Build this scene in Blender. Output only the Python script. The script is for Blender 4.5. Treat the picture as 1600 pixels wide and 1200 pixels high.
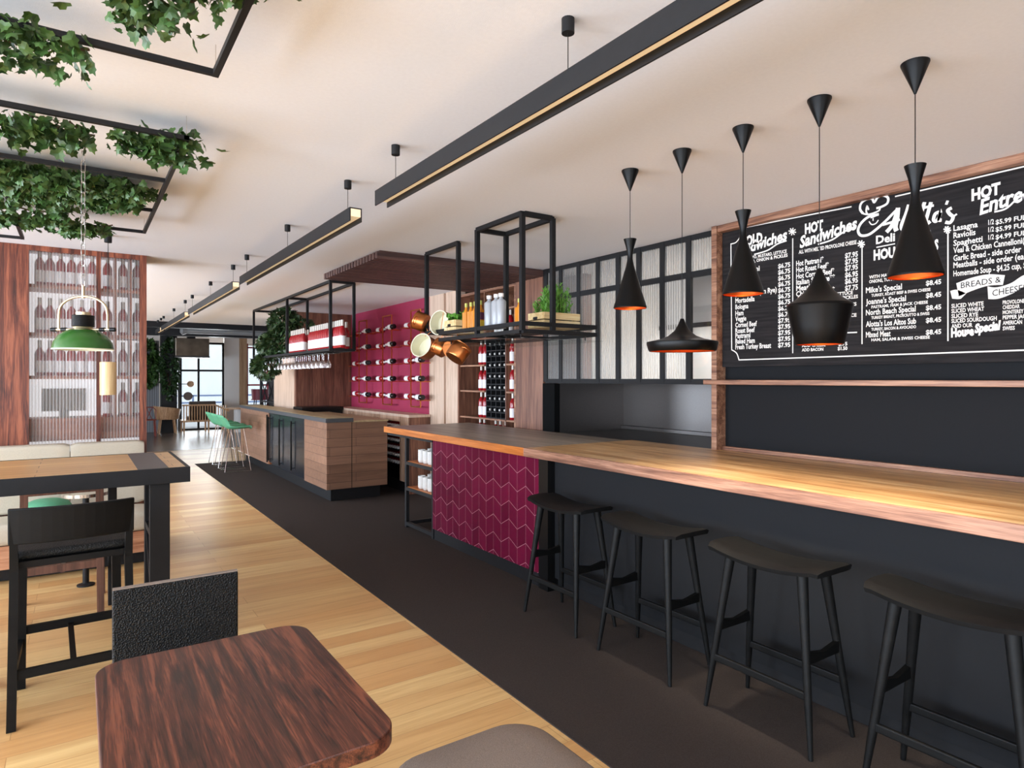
import bpy, bmesh, math, random
from mathutils import Vector, Matrix
for o in list(bpy.data.objects): bpy.data.objects.remove(o)
SC = bpy.context.scene; COL = SC.collection
R = math.radians; PI = math.pi
random.seed(7)

# ------------------------------------------------------------------ camera
FPX, HY = 998.0, 592.0
YAW = math.atan2(678, FPX); SN, CS = math.sin(YAW), math.cos(YAW); EYE = 1.6
CEIL = 2.76
cam_d = bpy.data.cameras.new('camera'); cam = bpy.data.objects.new('camera', cam_d); COL.objects.link(cam)
cam.location = (0, 0, EYE); cam.rotation_euler = (R(90), 0, -YAW)
cam_d.sensor_width = 36; cam_d.lens = 36 * FPX / 1600; cam_d.shift_y = -(600 - HY) / 1600
cam_d.clip_start = 0.02; cam_d.clip_end = 200
SC.camera = cam

# ------------------------------------------------------------------ world, daylight, exposure
w = bpy.data.worlds.new('world'); SC.world = w; w.use_nodes = True
bg = w.node_tree.nodes['Background']; bg.inputs[0].default_value = (0.90, 0.96, 1.0, 1); bg.inputs[1].default_value = 1.9
SC.view_settings.view_transform = 'Standard'; SC.view_settings.look = 'None'
SC.view_settings.gamma = 1; SC.view_settings.use_curve_mapping = False
SC.view_settings.exposure = 0.14
SC.cycles.diffuse_bounces = 6; SC.cycles.transparent_max_bounces = 24; SC.cycles.max_bounces = 14

def area(name, loc, direction, sx, sy, power, col, spread=180):
    l = bpy.data.lights.new(name, 'AREA'); l.shape = 'RECTANGLE'; l.size = sx; l.size_y = sy; l.energy = power; l.color = col
    l.spread = R(spread)
    o = bpy.data.objects.new(name, l); COL.objects.link(o); o.location = loc
    o.rotation_euler = Vector(direction).to_track_quat('-Z', 'Y').to_euler(); return o
DAY = (0.78, 0.92, 1.10)
for yy in (-2.2, 1.6, 5.4, 9.2, 12.6):          # daylight through the windows of the long side wall
    area('daylight_side_window', (-4.86, yy, 1.45), (1, 0, 0.55), 3.0, 2.2, 300 if yy < 7 else 330, DAY)
for xx in (-2.6, 1.0):                           # daylight through the windows behind the camera
    area('daylight_rear_window', (xx, -3.86, 1.45), (0, 1, 0.4), 3.0, 2.2, 22, DAY)
area('daylight_end_window', (3.2, 22.9, 1.5), (0, -1, 0), 2.6, 2.4, 150, (0.93, 0.97, 1.0))
area('kitchen_ceiling_fill', (5.2, 3.6, 2.70), (0, 0, -1), 1.4, 1.4, 36, (1.0, 0.97, 0.94))  # added fill that brightens the kitchen behind the glazing
area('kitchen_wall_fill', (5.78, 2.6, 2.15), (0.5, 0, -1), 5.0, 0.08, 26, (1.0, 0.98, 0.96))  # added fill under the bulkhead to lift the lower kitchen wall

# ------------------------------------------------------------------ helpers
def ray(x, y):
    u = (x - 800) / FPX
    return SN + u * CS, CS - u * SN, (HY - y) / FPX
def atX(x, y, X):
    r = ray(x, y); t = X / r[0]; return Vector((X, r[1] * t, EYE + r[2] * t))
def atY(x, y, Y):
    r = ray(x, y); t = Y / r[1]; return Vector((r[0] * t, Y, EYE + r[2] * t))
ORD = 'first second third fourth fifth sixth seventh eighth ninth tenth eleventh twelfth thirteenth fourteenth fifteenth sixteenth seventeenth eighteenth nineteenth twentieth'.split()
TENS = {20: 'twenty', 30: 'thirty', 40: 'forty'}
def nth(i):
    if i <= 20: return ORD[i - 1]
    t, u = i // 10 * 10, i % 10
    return TENS[t] + '-' + ORD[u - 1] if u else TENS[t][:-1] + 'ieth'
ORG = {}
def empty(name, loc=(0, 0, 0)):
    o = bpy.data.objects.new(name, None); COL.objects.link(o); o.location = loc; o.empty_display_size = 0.1
    ORG[o] = Vector(loc); return o
def tag(o, label, cat, group=None):
    o['label'] = label; o['category'] = cat
    if group: o['group'] = group
    return o
def thing(name, label, cat, loc=(0, 0, 0), group=None): return tag(empty(name, loc), label, cat, group)
def stuff(o): o['kind'] = 'stuff'; return o

class MB:
    def __init__(s): s.bm = bmesh.new()
    def add(s, vs, fs):
        v = [s.bm.verts.new(p) for p in vs]
        for f in fs:
            try: s.bm.faces.new([v[i] for i in f])
            except ValueError: pass
        return s
    def box(s, x0, x1, y0, y1, z0, z1):
        vs = [(x, y, z) for z in (z0, z1) for y in (y0, y1) for x in (x0, x1)]
        return s.add(vs, [(0, 2, 3, 1), (4, 5, 7, 6), (0, 1, 5, 4), (2, 6, 7, 3), (0, 4, 6, 2), (1, 3, 7, 5)])
    def bar(s, p, q, w, h=None, w1=None, h1=None, up=(0, 0, 1)):
        h = w if h is None else h; w1 = w if w1 is None else w1; h1 = h if h1 is None else h1
        p, q = Vector(p), Vector(q); d = (q - p).normalized(); up = Vector(up)
        if abs(d.dot(up)) > 0.98: up = Vector((0, 1, 0))
        a = d.cross(up).normalized(); b = a.cross(d)
        vs = [p + a * w * i / 2 + b * h * j / 2 for i, j in ((-1, -1), (1, -1), (1, 1), (-1, 1))] + [q + a * w1 * i / 2 + b * h1 * j / 2 for i, j in ((-1, -1), (1, -1), (1, 1), (-1, 1))]
        return s.add(vs, [(0, 1, 2, 3), (7, 6, 5, 4), (0, 4, 5, 1), (1, 5, 6, 2), (2, 6, 7, 3), (3, 7, 4, 0)])
    def lathe(s, prof, c=(0, 0, 0), n=20, M=None, cap0=False, cap1=False):
        c = Vector(c); M = M or Matrix.Identity(3); vs = []; fs = []
        for r, z in prof:
            for i in range(n):
                a = 2 * PI * i / n; vs.append(M @ Vector((r * math.cos(a), r * math.sin(a), z)) + c)
        for k in range(len(prof) - 1):
            for i in range(n):
                j = (i + 1) % n; fs.append((k * n + i, k * n + j, (k + 1) * n + j, (k + 1) * n + i))
        if cap0: fs.append(tuple(range(n))[::-1])
        if cap1: fs.append(tuple((len(prof) - 1) * n + i for i in range(n)))
        return s.add(vs, fs)
    def cyl(s, p, q, r0, r1=None, n=12):
        r1 = r0 if r1 is None else r1; p, q = Vector(p), Vector(q); d = q - p
        M = d.to_track_quat('Z', 'Y').to_matrix()
        return s.lathe([(r0, 0), (r1, d.length)], p, n, M, True, True)
    def tube(s, pts, r, n=8):
        pts = [Vector(p) for p in pts]; vs = []; fs = []; m = len(pts); b = None
        for k, p in enumerate(pts):
            d = (pts[min(k + 1, m - 1)] - pts[max(k - 1, 0)]).normalized()
            if b is None:
                b = d.cross(Vector((0, 0, 1)) if abs(d.z) < 0.9 else Vector((1, 0, 0))).normalized()
            b = (b - d * b.dot(d)).normalized(); a = d.cross(b); rr = r[k] if isinstance(r, (list, tuple)) else r
            for i in range(n):
                t = 2 * PI * i / n; vs.append(p + a * rr * math.cos(t) + b * rr * math.sin(t))
        for k in range(m - 1):
            for i in range(n):
                j = (i + 1) % n; fs.append((k * n + i, (k + 1) * n + i, (k + 1) * n + j, k * n + j))
        fs.append(tuple(range(n))); fs.append(tuple((m - 1) * n + i for i in range(n))[::-1])
        return s.add(vs, fs)
    def prism(s, poly, z0, z1, M=None):
        M = M or Matrix.Identity(4); n = len(poly)
        vs = [M @ Vector((x, y, z0)) for x, y in poly] + [M @ Vector((x, y, z1)) for x, y in poly]
        return s.add(vs, [tuple(range(n))[::-1], tuple(range(n, 2 * n))] + [(i, (i + 1) % n, n + (i + 1) % n, n + i) for i in range(n)])
    def build(s, name, mat, parent=None, smooth=None, bev=0, seg=2, kind=None, org=None):
        me = bpy.data.meshes.new(name); bm = s.bm
        bmesh.ops.recalc_face_normals(bm, faces=bm.faces)
        if parent is not None: o0 = ORG[parent]
        elif org is not None: o0 = Vector(org)
        else:
            xs = [v.co for v in bm.verts]
            o0 = Vector(((min(v.x for v in xs) + max(v.x for v in xs)) / 2, (min(v.y for v in xs) + max(v.y for v in xs)) / 2, min(v.z for v in xs)))
        for v in bm.verts: v.co -= o0
        bm.to_mesh(me); bm.free()
        o = bpy.data.objects.new(name, me); COL.objects.link(o); me.materials.append(mat); ORG[o] = o0
        if parent is not None: o.parent = parent
        else: o.location = o0
        if smooth:
            for p in me.polygons: p.use_smooth = True
            me.set_sharp_from_angle(angle=R(smooth if smooth > 1 else 40))
        if bev:
            b = o.modifiers.new('bevel', 'BEVEL'); b.width = bev; b.segments = seg; b.limit_method = 'ANGLE'; b.angle_limit = R(40)
        if kind: o['kind'] = kind
        return o
def struct(name, mb, mat, **k): return mb.build(name, mat, kind='structure', **k)
def kids(o): return [c for c in bpy.data.objects if c.parent == o]
KID = {}
def dup(root, loc=None, rz=None, label=None, group=None):
    if root not in KID:
        KID[root] = [(c, kids(c)) for c in kids(root)]
    r = root.copy(); COL.objects.link(r)
    if loc is not None: r.location = loc
    if rz is not None: r.rotation_euler = (0, 0, rz)
    if label: r['label'] = label
    if group: r['group'] = group
    for c, gs in KID[root]:
        d = c.copy(); COL.objects.link(d); d.parent = r
        for g in gs:
            e = g.copy(); COL.objects.link(e); e.parent = d
    return r
class Proto:                                     # the first placing moves the original, later ones copy it
    def __init__(s, root): s.root, s.used = root, False
    def put(s, loc, rz=0, label=None, rot=None, group=None):
        if not s.used:
            s.used = True; o = s.root; o.location = loc; o.rotation_euler = (0, 0, rz)
            if label: o['label'] = label
            if group: o['group'] = group
        else: o = dup(s.root, loc, rz, label, group)
        if rot is not None: o.rotation_euler = rot
        return o
def rrect(x0, x1, y0, y1, r, n=6):
    out = []
    for cx, cy, a0 in ((x1 - r, y1 - r, 0), (x0 + r, y1 - r, 90), (x0 + r, y0 + r, 180), (x1 - r, y0 + r, 270)):
        for i in range(n + 1):
            a = R(a0 + 90 * i / n); out.append((cx + r * math.cos(a), cy + r * math.sin(a)))
    return out

# ------------------------------------------------------------------ materials
def S(r, g, b):
    f = lambda c: (c / 255 / 12.92) if c <= 10.3 else ((c / 255 + 0.055) / 1.055) ** 2.4
    return (f(r), f(g), f(b), 1)
class NT:
    def __init__(s, name):
        s.m = bpy.data.materials.new(name); s.m.use_nodes = True; s.t = s.m.node_tree; s.p = s.t.nodes['Principled BSDF']
        s.out = s.t.nodes['Material Output']
    def n(s, kind, **k):
        nd = s.t.nodes.new(kind)
        for a, b in k.items():
            if a.startswith('i_'): nd.inputs[a[2:].replace('_', ' ')].default_value = b
            else: setattr(nd, a, b)
        return nd
    def l(s, a, b): s.t.links.new(a, b)
    def coord(s, scale=(1, 1, 1), rot=(0, 0, 0), which='Object'):
        tc = s.n('ShaderNodeTexCoord'); mp = s.n('ShaderNodeMapping'); mp.inputs['Scale'].default_value = scale; mp.inputs['Rotation'].default_value = rot
        s.l(tc.outputs[which], mp.inputs[0]); return mp.outputs[0]
    def math(s, op, a, b=None):
        nd = s.n('ShaderNodeMath', operation=op)
        for i, v in enumerate((a, b)):
            if v is None: continue
            if isinstance(v, (int, float)): nd.inputs[i].default_value = v
            else: s.l(v, nd.inputs[i])
        return nd.outputs[0]
    def ramp(s, fac, stops):
        r = s.n('ShaderNodeValToRGB'); e = r.color_ramp.elements
        while len(e) < len(stops): e.new(0.5)
        for i, (p, c) in enumerate(stops): e[i].position = p; e[i].color = c
        s.l(fac, r.inputs[0]); return r.outputs[0]
    def mix(s, a, b, fac, mode='MIX'):
        nd = s.n('ShaderNodeMix', data_type='RGBA', blend_type=mode)
        for sock, v in ((nd.inputs[0], fac), (nd.inputs[6], a), (nd.inputs[7], b)):
            if isinstance(v, (int, float, tuple)): sock.default_value = v
            else: s.l(v, sock)
        return nd.outputs[2]
    def bump(s, h, strength, dist=0.01):
        b = s.n('ShaderNodeBump'); b.inputs['Strength'].default_value = strength; b.inputs['Distance'].default_value = dist
        s.l(h, b.inputs['Height']); s.l(b.outputs[0], s.p.inputs['Normal'])
    def set(s, **k):
        for a, v in k.items():
            sock = s.p.inputs[a.replace('_', ' ')]
            if isinstance(v, (int, float, tuple)): sock.default_value = v
            else: s.l(v, sock)
        return s
def plain(name, col, rough=0.5, metal=0.0, noise=0.0, nscale=40, bump=0.0, bscale=200, spec=0.5):
    t = NT(name); t.set(Roughness=rough, Metallic=metal)
    t.p.inputs['Specular IOR Level'].default_value = spec
    if noise:
        nz = t.n('ShaderNodeTexNoise'); nz.inputs['Scale'].default_value = nscale; nz.inputs['Detail'].default_value = 4
        t.l(t.coord(), nz.inputs['Vector'])
        d = tuple(c * (1 - noise) for c in col[:3]) + (1,); e = tuple(min(1, c * (1 + noise)) for c in col[:3]) + (1,)
        t.set(Base_Color=t.ramp(nz.outputs[0], [(0.3, d), (0.7, e)]))
    else: t.set(Base_Color=col)
    if bump:
        nz = t.n('ShaderNodeTexNoise'); nz.inputs['Scale'].default_value = bscale; nz.inputs['Detail'].default_value = 3
        t.l(t.coord(), nz.inputs['Vector']); t.bump(nz.outputs[0], bump, 0.004)
    return t.m
def woodfac(t, axis, scale=1.0, warp=1.0):
    sc = [16 * scale] * 3; sc[axis] = 1.0 * scale
    n1 = t.n('ShaderNodeTexNoise'); n1.inputs['Scale'].default_value = 1; n1.inputs['Detail'].default_value = 5; n1.inputs['Roughness'].default_value = 0.65; n1.inputs['Distortion'].default_value = 0.6 * warp
    t.l(t.coord(tuple(sc)), n1.inputs['Vector'])
    sc2 = [140 * scale] * 3; sc2[axis] = 5 * scale
    n2 = t.n('ShaderNodeTexNoise'); n2.inputs['Scale'].default_value = 1; n2.inputs['Detail'].default_value = 2
    t.l(t.coord(tuple(sc2)), n2.inputs['Vector'])
    return t.math('ADD', t.math('MULTIPLY', n1.outputs[0], 0.72), t.math('MULTIPLY', n2.outputs[0], 0.28))
def wood(name, dark, midc, light, axis, scale=1.0, rough=0.45, bump=0.08, warp=1.0, spec=0.5):
    t = NT(name); f = woodfac(t, axis, scale, warp)
    t.set(Base_Color=t.ramp(f, [(0.385, dark), (0.5, midc), (0.61, light)]), Roughness=rough)
    t.p.inputs['Specular IOR Level'].default_value = spec
    t.bump(f, bump, 0.003); return t.m
def planks(name, c1, c2, c3, along, across, width, length, axis, grain=0.35, rough=0.4, gap=0.012, mortar=S(90, 60, 40), spec=0.5, sharp=None):
    """boards: along/across are socket builders from the object's coordinates"""
    t = NT(name); tc = t.n('ShaderNodeTexCoord'); sx = t.n('ShaderNodeSeparateXYZ'); t.l(tc.outputs['Object'], sx.inputs[0])
    cb = t.n('ShaderNodeCombineXYZ')
    def expr(e):
        o = None
        for ch in e:
            v = sx.outputs['XYZ'.index(ch)]; o = v if o is None else t.math('ADD', o, v)
        return o
    t.l(t.math('ADD', expr(along), 50), cb.inputs[0]); t.l(t.math('ADD', expr(across), 50), cb.inputs[1])
    def bt(ca, cbb, seed):
        b = t.n('ShaderNodeTexBrick'); b.offset = 0.37; b.offset_frequency = 2; b.squash = 1
        b.inputs['Scale'].default_value = 1; b.inputs['Brick Width'].default_value = length; b.inputs['Row Height'].default_value = width
        b.inputs['Mortar Size'].default_value = gap * width; b.inputs['Mortar Smooth'].default_value = 0.2; b.inputs['Bias'].default_value = seed
        b.inputs['Color1'].default_value = ca; b.inputs['Color2'].default_value = cbb; b.inputs['Mortar'].default_value = mortar
        t.l(cb.outputs[0], b.inputs['Vector']); return b
    b = bt(c1, c2, -0.1)
    wn = t.n('ShaderNodeTexWhiteNoise', noise_dimensions='2D')
    row = t.math('FLOOR', t.math('DIVIDE', cb.outputs[0] and t.math('ADD', expr(across), 50), width))
    f = woodfac(t, axis, 1.0)
    col = t.mix(b.outputs['Color'], c3, t.math('MULTIPLY', t.ramp(f, [(0.42, (0, 0, 0, 1)), (0.64, (1, 1, 1, 1))]), grain))
    t.set(Base_Color=col, Roughness=rough); t.p.inputs['Specular IOR Level'].default_value = spec
    inv = t.math('SUBTRACT', 1, b.outputs['Fac'])
    t.bump(inv, 0.35, 0.003); return t.m
def emit(name, col, strength):
    t = NT(name); t.set(Base_Color=col, Roughness=0.5); t.p.inputs['Emission Color'].default_value = col; t.p.inputs['Emission Strength'].default_value = strength; return t.m
def clear(name, tint, gloss=0.12, milky=0.0, milk=S(235, 235, 235), rough=0.03, ribs=None):
    """thin see-through sheet: transparent, a little mirror, a little milk"""
    t = NT(name); tr = t.n('ShaderNodeBsdfTransparent'); tr.inputs[0].default_value = tint
    gl = t.n('ShaderNodeBsdfGlossy'); gl.inputs['Roughness'].default_value = rough
    m1 = t.n('ShaderNodeMixShader'); m1.inputs[0].default_value = gloss; t.l(tr.outputs[0], m1.inputs[1]); t.l(gl.outputs[0], m1.inputs[2]); last = m1
    if milky:
        df = t.n('ShaderNodeBsdfDiffuse'); df.inputs[0].default_value = milk; tl = t.n('ShaderNodeBsdfTranslucent'); tl.inputs[0].default_value = milk
        ad = t.n('ShaderNodeMixShader'); ad.inputs[0].default_value = 0.6; t.l(df.outputs[0], ad.inputs[1]); t.l(tl.outputs[0], ad.inputs[2])
        m2 = t.n('ShaderNodeMixShader'); t.l(m1.outputs[0], m2.inputs[1]); t.l(ad.outputs[0], m2.inputs[2])
        if ribs:
            ax, pitch = ribs
            tc = t.n('ShaderNodeTexCoord'); sx = t.n('ShaderNodeSeparateXYZ'); t.l(tc.outputs['Object'], sx.inputs[0])
            sn = t.math('SINE', t.math('MULTIPLY', sx.outputs[ax], 2 * PI / pitch))
            t.l(t.math('ADD', t.math('MULTIPLY', sn, milky * 0.5), milky), m2.inputs[0])
        else: m2.inputs[0].default_value = milky
        last = m2
    t.l(last.outputs[0], t.out.inputs[0]); return t.m
BLACK = plain('black_steel', S(24, 24, 26), 0.55, 0.0, 0.1, 30, 0.05, 300, 0.3)
BLACKGLOSS = plain('black_lacquer', S(14, 14, 15), 0.35, spec=0.3)
BLACKWOOD = wood('black_stained_wood', S(5, 5, 5), S(8, 8, 8), S(13, 12, 11), 0, 1.0, 0.55, 0.05, 1.0, 0.2)
STOOLBLK = wood('charcoal_stained_oak', S(9, 9, 9), S(13, 13, 13), S(18, 18, 18), 1, 1.0, 0.55, 0.08, 1.0, 0.22)
CHARC = plain('charcoal_paint', S(20, 21, 24), 0.75, 0, 0.05, 60, 0.05, 400, 0.25)
CEILM = plain('ceiling_plaster', S(238, 239, 243), 0.9, 0, 0.015, 60, 0.1, 220, 0.2)
WHITEW = plain('white_plaster', S(225, 222, 218), 0.8)
STEEL = plain('brushed_steel', S(118, 114, 112), 0.4, 1.0, 0.05, 80)
CHROME = plain('chrome', S(205, 200, 195), 0.18, 1.0)
COPPER = plain('polished_copper', S(222, 140, 82), 0.32, 1.0, 0.05, 30)
COPPERIN = plain('hammered_copper_lining', S(225, 110, 45), 0.35, 0.75)
CREAM = plain('cream_enamel', S(226, 222, 196), 0.3)
FLOORM = planks('maple_floor_boards', S(228, 194, 134), S(204, 152, 96), S(184, 132, 80), 'X', 'Y', 0.155, 1.25, 0, 0.55, 0.33, 0.012, S(176, 132, 84))
FARFLOOR = planks('smoked_oak_boards', S(120, 104, 92), S(98, 84, 74), S(80, 66, 56), 'X', 'Y', 0.15, 0.9, 0, 0.4, 0.25)
CARPETM = plain('charcoal_carpet', S(62, 55, 52), 0.95, 0, 0.22, 260, 0.6, 500, 0.1)
CLAD = planks('walnut_cladding', S(156, 118, 96), S(132, 98, 78), S(92, 65, 50), 'XY', 'Z', 0.115, 0.95, 0, 0.5, 0.4, 0.02, S(62, 42, 34))
BROWNW = wood('walnut_veneer', S(88, 54, 42), S(122, 80, 62), S(150, 104, 82), 2, 0.8, 0.4)
BEIGEW = wood('beige_veneer', S(186, 156, 134), S(206, 178, 156), S(216, 190, 170), 2, 1.0, 0.5)  # window light on the wall panels is put into this lighter tone
REDW = wood('reddish_teak', S(56, 24, 16), S(108, 52, 34), S(156, 88, 60), 2, 1.1, 0.4, 0.08, 1.8)
SLATW = wood('dark_walnut_slats', S(60, 40, 38), S(84, 58, 54), S(104, 74, 66), 0, 1.0, 0.5)
OAKTOP = wood('oak_worktop', S(168, 120, 74), S(206, 160, 108), S(228, 190, 142), 1, 1.0, 0.3)
OAKEDGE = wood('oak_worktop_edge', S(100, 64, 48), S(140, 98, 77), S(172, 128, 104), 1, 1.3, 0.45)
SLATE = wood('smoked_worktop', S(132, 120, 108), S(150, 138, 126), S(168, 154, 140), 1, 0.8, 0.42)
ORANGEW = wood('orange_oiled_edge', S(168, 92, 36), S(192, 112, 50), S(208, 130, 66), 1, 1.0, 0.35)
TABLEW = wood('rosewood_table', S(34, 16, 12), S(78, 39, 27), S(120, 66, 45), 1, 2.3, 0.36, 0.08, 1.4)
INLAY = planks('oak_table_inlay', S(214, 172, 116), S(194, 148, 96), S(166, 118, 72), 'X', 'Y', 0.115, 1.9, 0, 0.5, 0.35, 0.02)
PINE = wood('pine_crate_wood', S(206, 172, 116), S(228, 200, 146), S(240, 218, 170), 0, 0.8, 0.55)
TRIMW = wood('teak_trim', S(96, 60, 44), S(144, 100, 76), S(180, 136, 108), 1, 1.0, 0.45)
TANW = wood('ash_chair_wood', S(170, 124, 86), S(196, 152, 112), S(214, 174, 136), 2, 1.0, 0.45)
BROWNLEG = wood('walnut_leg', S(72, 46, 36), S(98, 64, 50), S(116, 78, 62), 2, 1.0, 0.45)
WINEP = plain('raspberry_wall_paint', S(150, 32, 68), 0.65, 0, 0.04, 8, 0.06, 90)
LINEN = plain('oatmeal_linen', S(194, 184, 166), 0.9, 0, 0.08, 220, 0.3, 700, 0.1)
GREENF = plain('sea_green_fabric', S(82, 150, 114), 0.7, 0, 0.06, 100)
TAUPE = plain('taupe_wool', S(136, 122, 112), 0.95, 0, 0.2, 320, 0.5, 600, 0.1)
CUPM = plain('white_stoneware', S(218, 216, 212), 0.4)
LABELM = plain('white_paper_label', S(236, 232, 232), 0.6)
REDGLASS = plain('red_wine_glass', S(150, 22, 30), 0.12)
CAPM = plain('silver_grey_capsule', S(196, 188, 178), 0.4, 0.2)
AMBER = plain('amber_whisky', S(206, 128, 34), 0.12)
GREYGL = plain('frosted_grey_glass', S(166, 168, 172), 0.25)
YELLOWL = plain('yellow_label', S(224, 188, 60), 0.5)
PURPL = plain('purple_label', S(92, 34, 66), 0.5)
LIMEC = plain('lime_foil_cap', S(190, 188, 92), 0.4)
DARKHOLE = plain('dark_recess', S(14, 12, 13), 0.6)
LAMPGREEN = plain('bottle_green_enamel', S(48, 94, 36), 0.25)
CHALKW = plain('chalk_white', S(236, 232, 226), 0.9)
LEAFA = plain('ivy_leaf', S(62, 92, 42), 0.5, 0, 0.5, 14)
LEAFD = plain('dark_ivy_leaf', S(44, 68, 33), 0.45, 0, 0.45, 12)
HERB = plain('herb_green', S(92, 146, 50), 0.5, 0, 0.35, 20)
STEMM = plain('vine_stem', S(80, 62, 40), 0.7)
FLUTE = clear('fluted_glass', (0.86, 0.87, 0.86, 1), 0.04, 0.26, S(228, 226, 222), 0.35, (1, 0.026))
FLUTEX = clear('fluted_glass_display', (0.88, 0.88, 0.88, 1), 0.04, 0.27, S(226, 222, 216), 0.35, (0, 0.024))
CLEARG = clear('clear_glass', (0.94, 0.95, 0.95, 1), 0.06)
WINEGL = clear('wine_glass', (0.92, 0.90, 0.90, 1), 0.25, 0.06)
SHELFGL = clear('shelf_glass', (0.93, 0.95, 0.94, 1), 0.12)
LED = emit('warm_led_strip', S(246, 224, 186), 0.34)
BULB = emit('warm_bulb', S(255, 206, 130), 14)
SHADEW = emit('lit_lamp_rim', S(255, 240, 220), 1.2)
def leather():
    t = NT('black_pebbled_leather'); v = t.n('ShaderNodeTexVoronoi'); v.inputs['Scale'].default_value = 170
    t.l(t.coord(), v.inputs['Vector']); t.set(Base_Color=S(11, 11, 11), Roughness=0.52); t.p.inputs['Specular IOR Level'].default_value = 0.3; t.bump(v.outputs['Distance'], 0.8, 0.004); return t.m
LEATHER = leather()
def chevron():
    t = NT('wine_chevron_tile'); tc = t.n('ShaderNodeTexCoord'); sx = t.n('ShaderNodeSeparateXYZ'); t.l(tc.outputs['Object'], sx.inputs[0])
    u = t.math('ADD', t.math('DIVIDE', sx.outputs[1], 0.118), 100.0)
    tri = t.math('MULTIPLY', t.math('PINGPONG', u, 1.0), 0.062)
    v = t.math('ADD', t.math('DIVIDE', t.math('ADD', sx.outputs[2], tri), 0.150), 20.0)
    fv, fu = t.math('FRACT', v), t.math('FRACT', u)
    ev = t.math('MINIMUM', fv, t.math('SUBTRACT', 1, fv)); eu = t.math('MINIMUM', fu, t.math('SUBTRACT', 1, fu))
    g1 = t.math('LESS_THAN', ev, 0.009); g2 = t.math('LESS_THAN', eu, 0.009); g2 = t.math('MULTIPLY', g2, 0.6)
    g = t.math('MAXIMUM', g1, g2)
    wn = t.n('ShaderNodeTexWhiteNoise', noise_dimensions='2D'); cb = t.n('ShaderNodeCombineXYZ')
    t.l(t.math('FLOOR', u), cb.inputs[0]); t.l(t.math('FLOOR', v), cb.inputs[1]); t.l(cb.outputs[0], wn.inputs['Vector'])
    tile = t.mix(S(82, 8, 36), S(98, 14, 45), wn.outputs['Value'])
    t.set(Base_Color=t.mix(tile, S(190, 130, 142), g), Roughness=0.6); t.p.inputs['Specular IOR Level'].default_value = 0.1; return t.m
CHEV = chevron()
def stripes(name, axis, pitch, a, b, rough=0.6):
    t = NT(name); tc = t.n('ShaderNodeTexCoord'); sx = t.n('ShaderNodeSeparateXYZ'); t.l(tc.outputs['Object'], sx.inputs[0])
    f = t.math('FRACT', t.math('DIVIDE', sx.outputs[axis], pitch)); t.set(Base_Color=t.mix(a, b, t.math('GREATER_THAN', f, 0.6)), Roughness=rough); return t.m

# ================================================================== SETTING
struct('floor', MB().box(-5, 7, -4, 16, -0.1, 0), FLOORM)
struct('floor', MB().box(-5, 7, 16, 23.6, -0.1, 0.002), FARFLOOR)
struct('ceiling', MB().box(-5, 7, -4, 14.6, CEIL, CEIL + 0.14), CEILM)
struct('ceiling', MB().box(-5, 7, 14.6, 23.6, 3.30, 3.4), plain('raw_timber_ceiling', S(120, 92, 74), 0.8, 0, 0.2, 6))
struct('trim_1', MB().box(-5, 7, 14.6, 14.7, CEIL + 0.141, 3.299), plain('dark_bulkhead', S(40, 36, 36), 0.8))
b = MB()
for y0, y1 in ((-4, -3.8), (-0.6, 0.0), (3.2, 3.8), (7.0, 7.6), (10.8, 11.1), (14.2, 14.6)): b.box(-5, -4.9, y0, y1, 0.3, 2.6)
b.box(-5, -4.9, -4, 14.6, 0, 0.3); b.box(-5, -4.9, -4, 14.6, 2.6, CEIL)
struct('wall_left', b, WHITEW)
b = MB()
for x0, x1 in ((-4.9, -4.2), (-1.0, -0.6), (2.6, 7)): b.box(x0, x1, -4, -3.9, 0.3, 2.6)
b.box(-4.9, 7, -4, -3.9, 0, 0.3); b.box(-4.9, 7, -4, -3.9, 2.6, CEIL)
struct('wall_back', b, WHITEW)
struct('wall_left', MB().box(-5, -4.9, 14.6, 23.6, 0, 3.3), WHITEW)
# right-hand side, from the camera's side to the far end
struct('wall_right', MB().box(4.1, 4.2, -3.9, 3.17, 0, CEIL), CHARC)
struct('wall_right', MB().box(4.1, 4.2, 3.17, 5.42, 0, 1.04), CHARC)
struct('wall_right', MB().box(4.6, 4.7, 5.36, 7.27, 0, CEIL), BROWNW)
b = MB().box(4.1, 4.2, 7.27, 7.62, 0, CEIL).box(4.1, 4.2, 7.68, 8.11, 0, CEIL).box(4.15, 4.2, 7.61, 7.69, 0, CEIL)
struct('wall_right', b, BEIGEW)
struct('wall_right', MB().box(4.1, 4.2, 8.11, 11.22, 0, CEIL), WINEP)
struct('wall_far', MB().box(3.113, 4.2, 11.22, 11.32, 0, CEIL), BROWNW)
struct('wall_far', MB().box(3.113, 3.2, 11.325, 12.72, 0, CEIL), BEIGEW)
# kitchen seen through the glazing
struct('wall_kitchen', MB().box(6.2, 6.3, -3.9, 5.5, 0, CEIL), WHITEW)
struct('wall_kitchen', MB().box(4.75, 6.2, 5.40, 5.5, 0, CEIL), WHITEW)
b = MB().box(5.85, 6.2, -1.0, 5.4, 2.22, CEIL); struct('wall_kitchen', b, plain('grey_bulkhead', S(168, 166, 165), 0.7))
struct('trim_2', MB().box(5.82, 5.86, -1.0, 5.4, 2.19, 2.24), BLACK)
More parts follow.
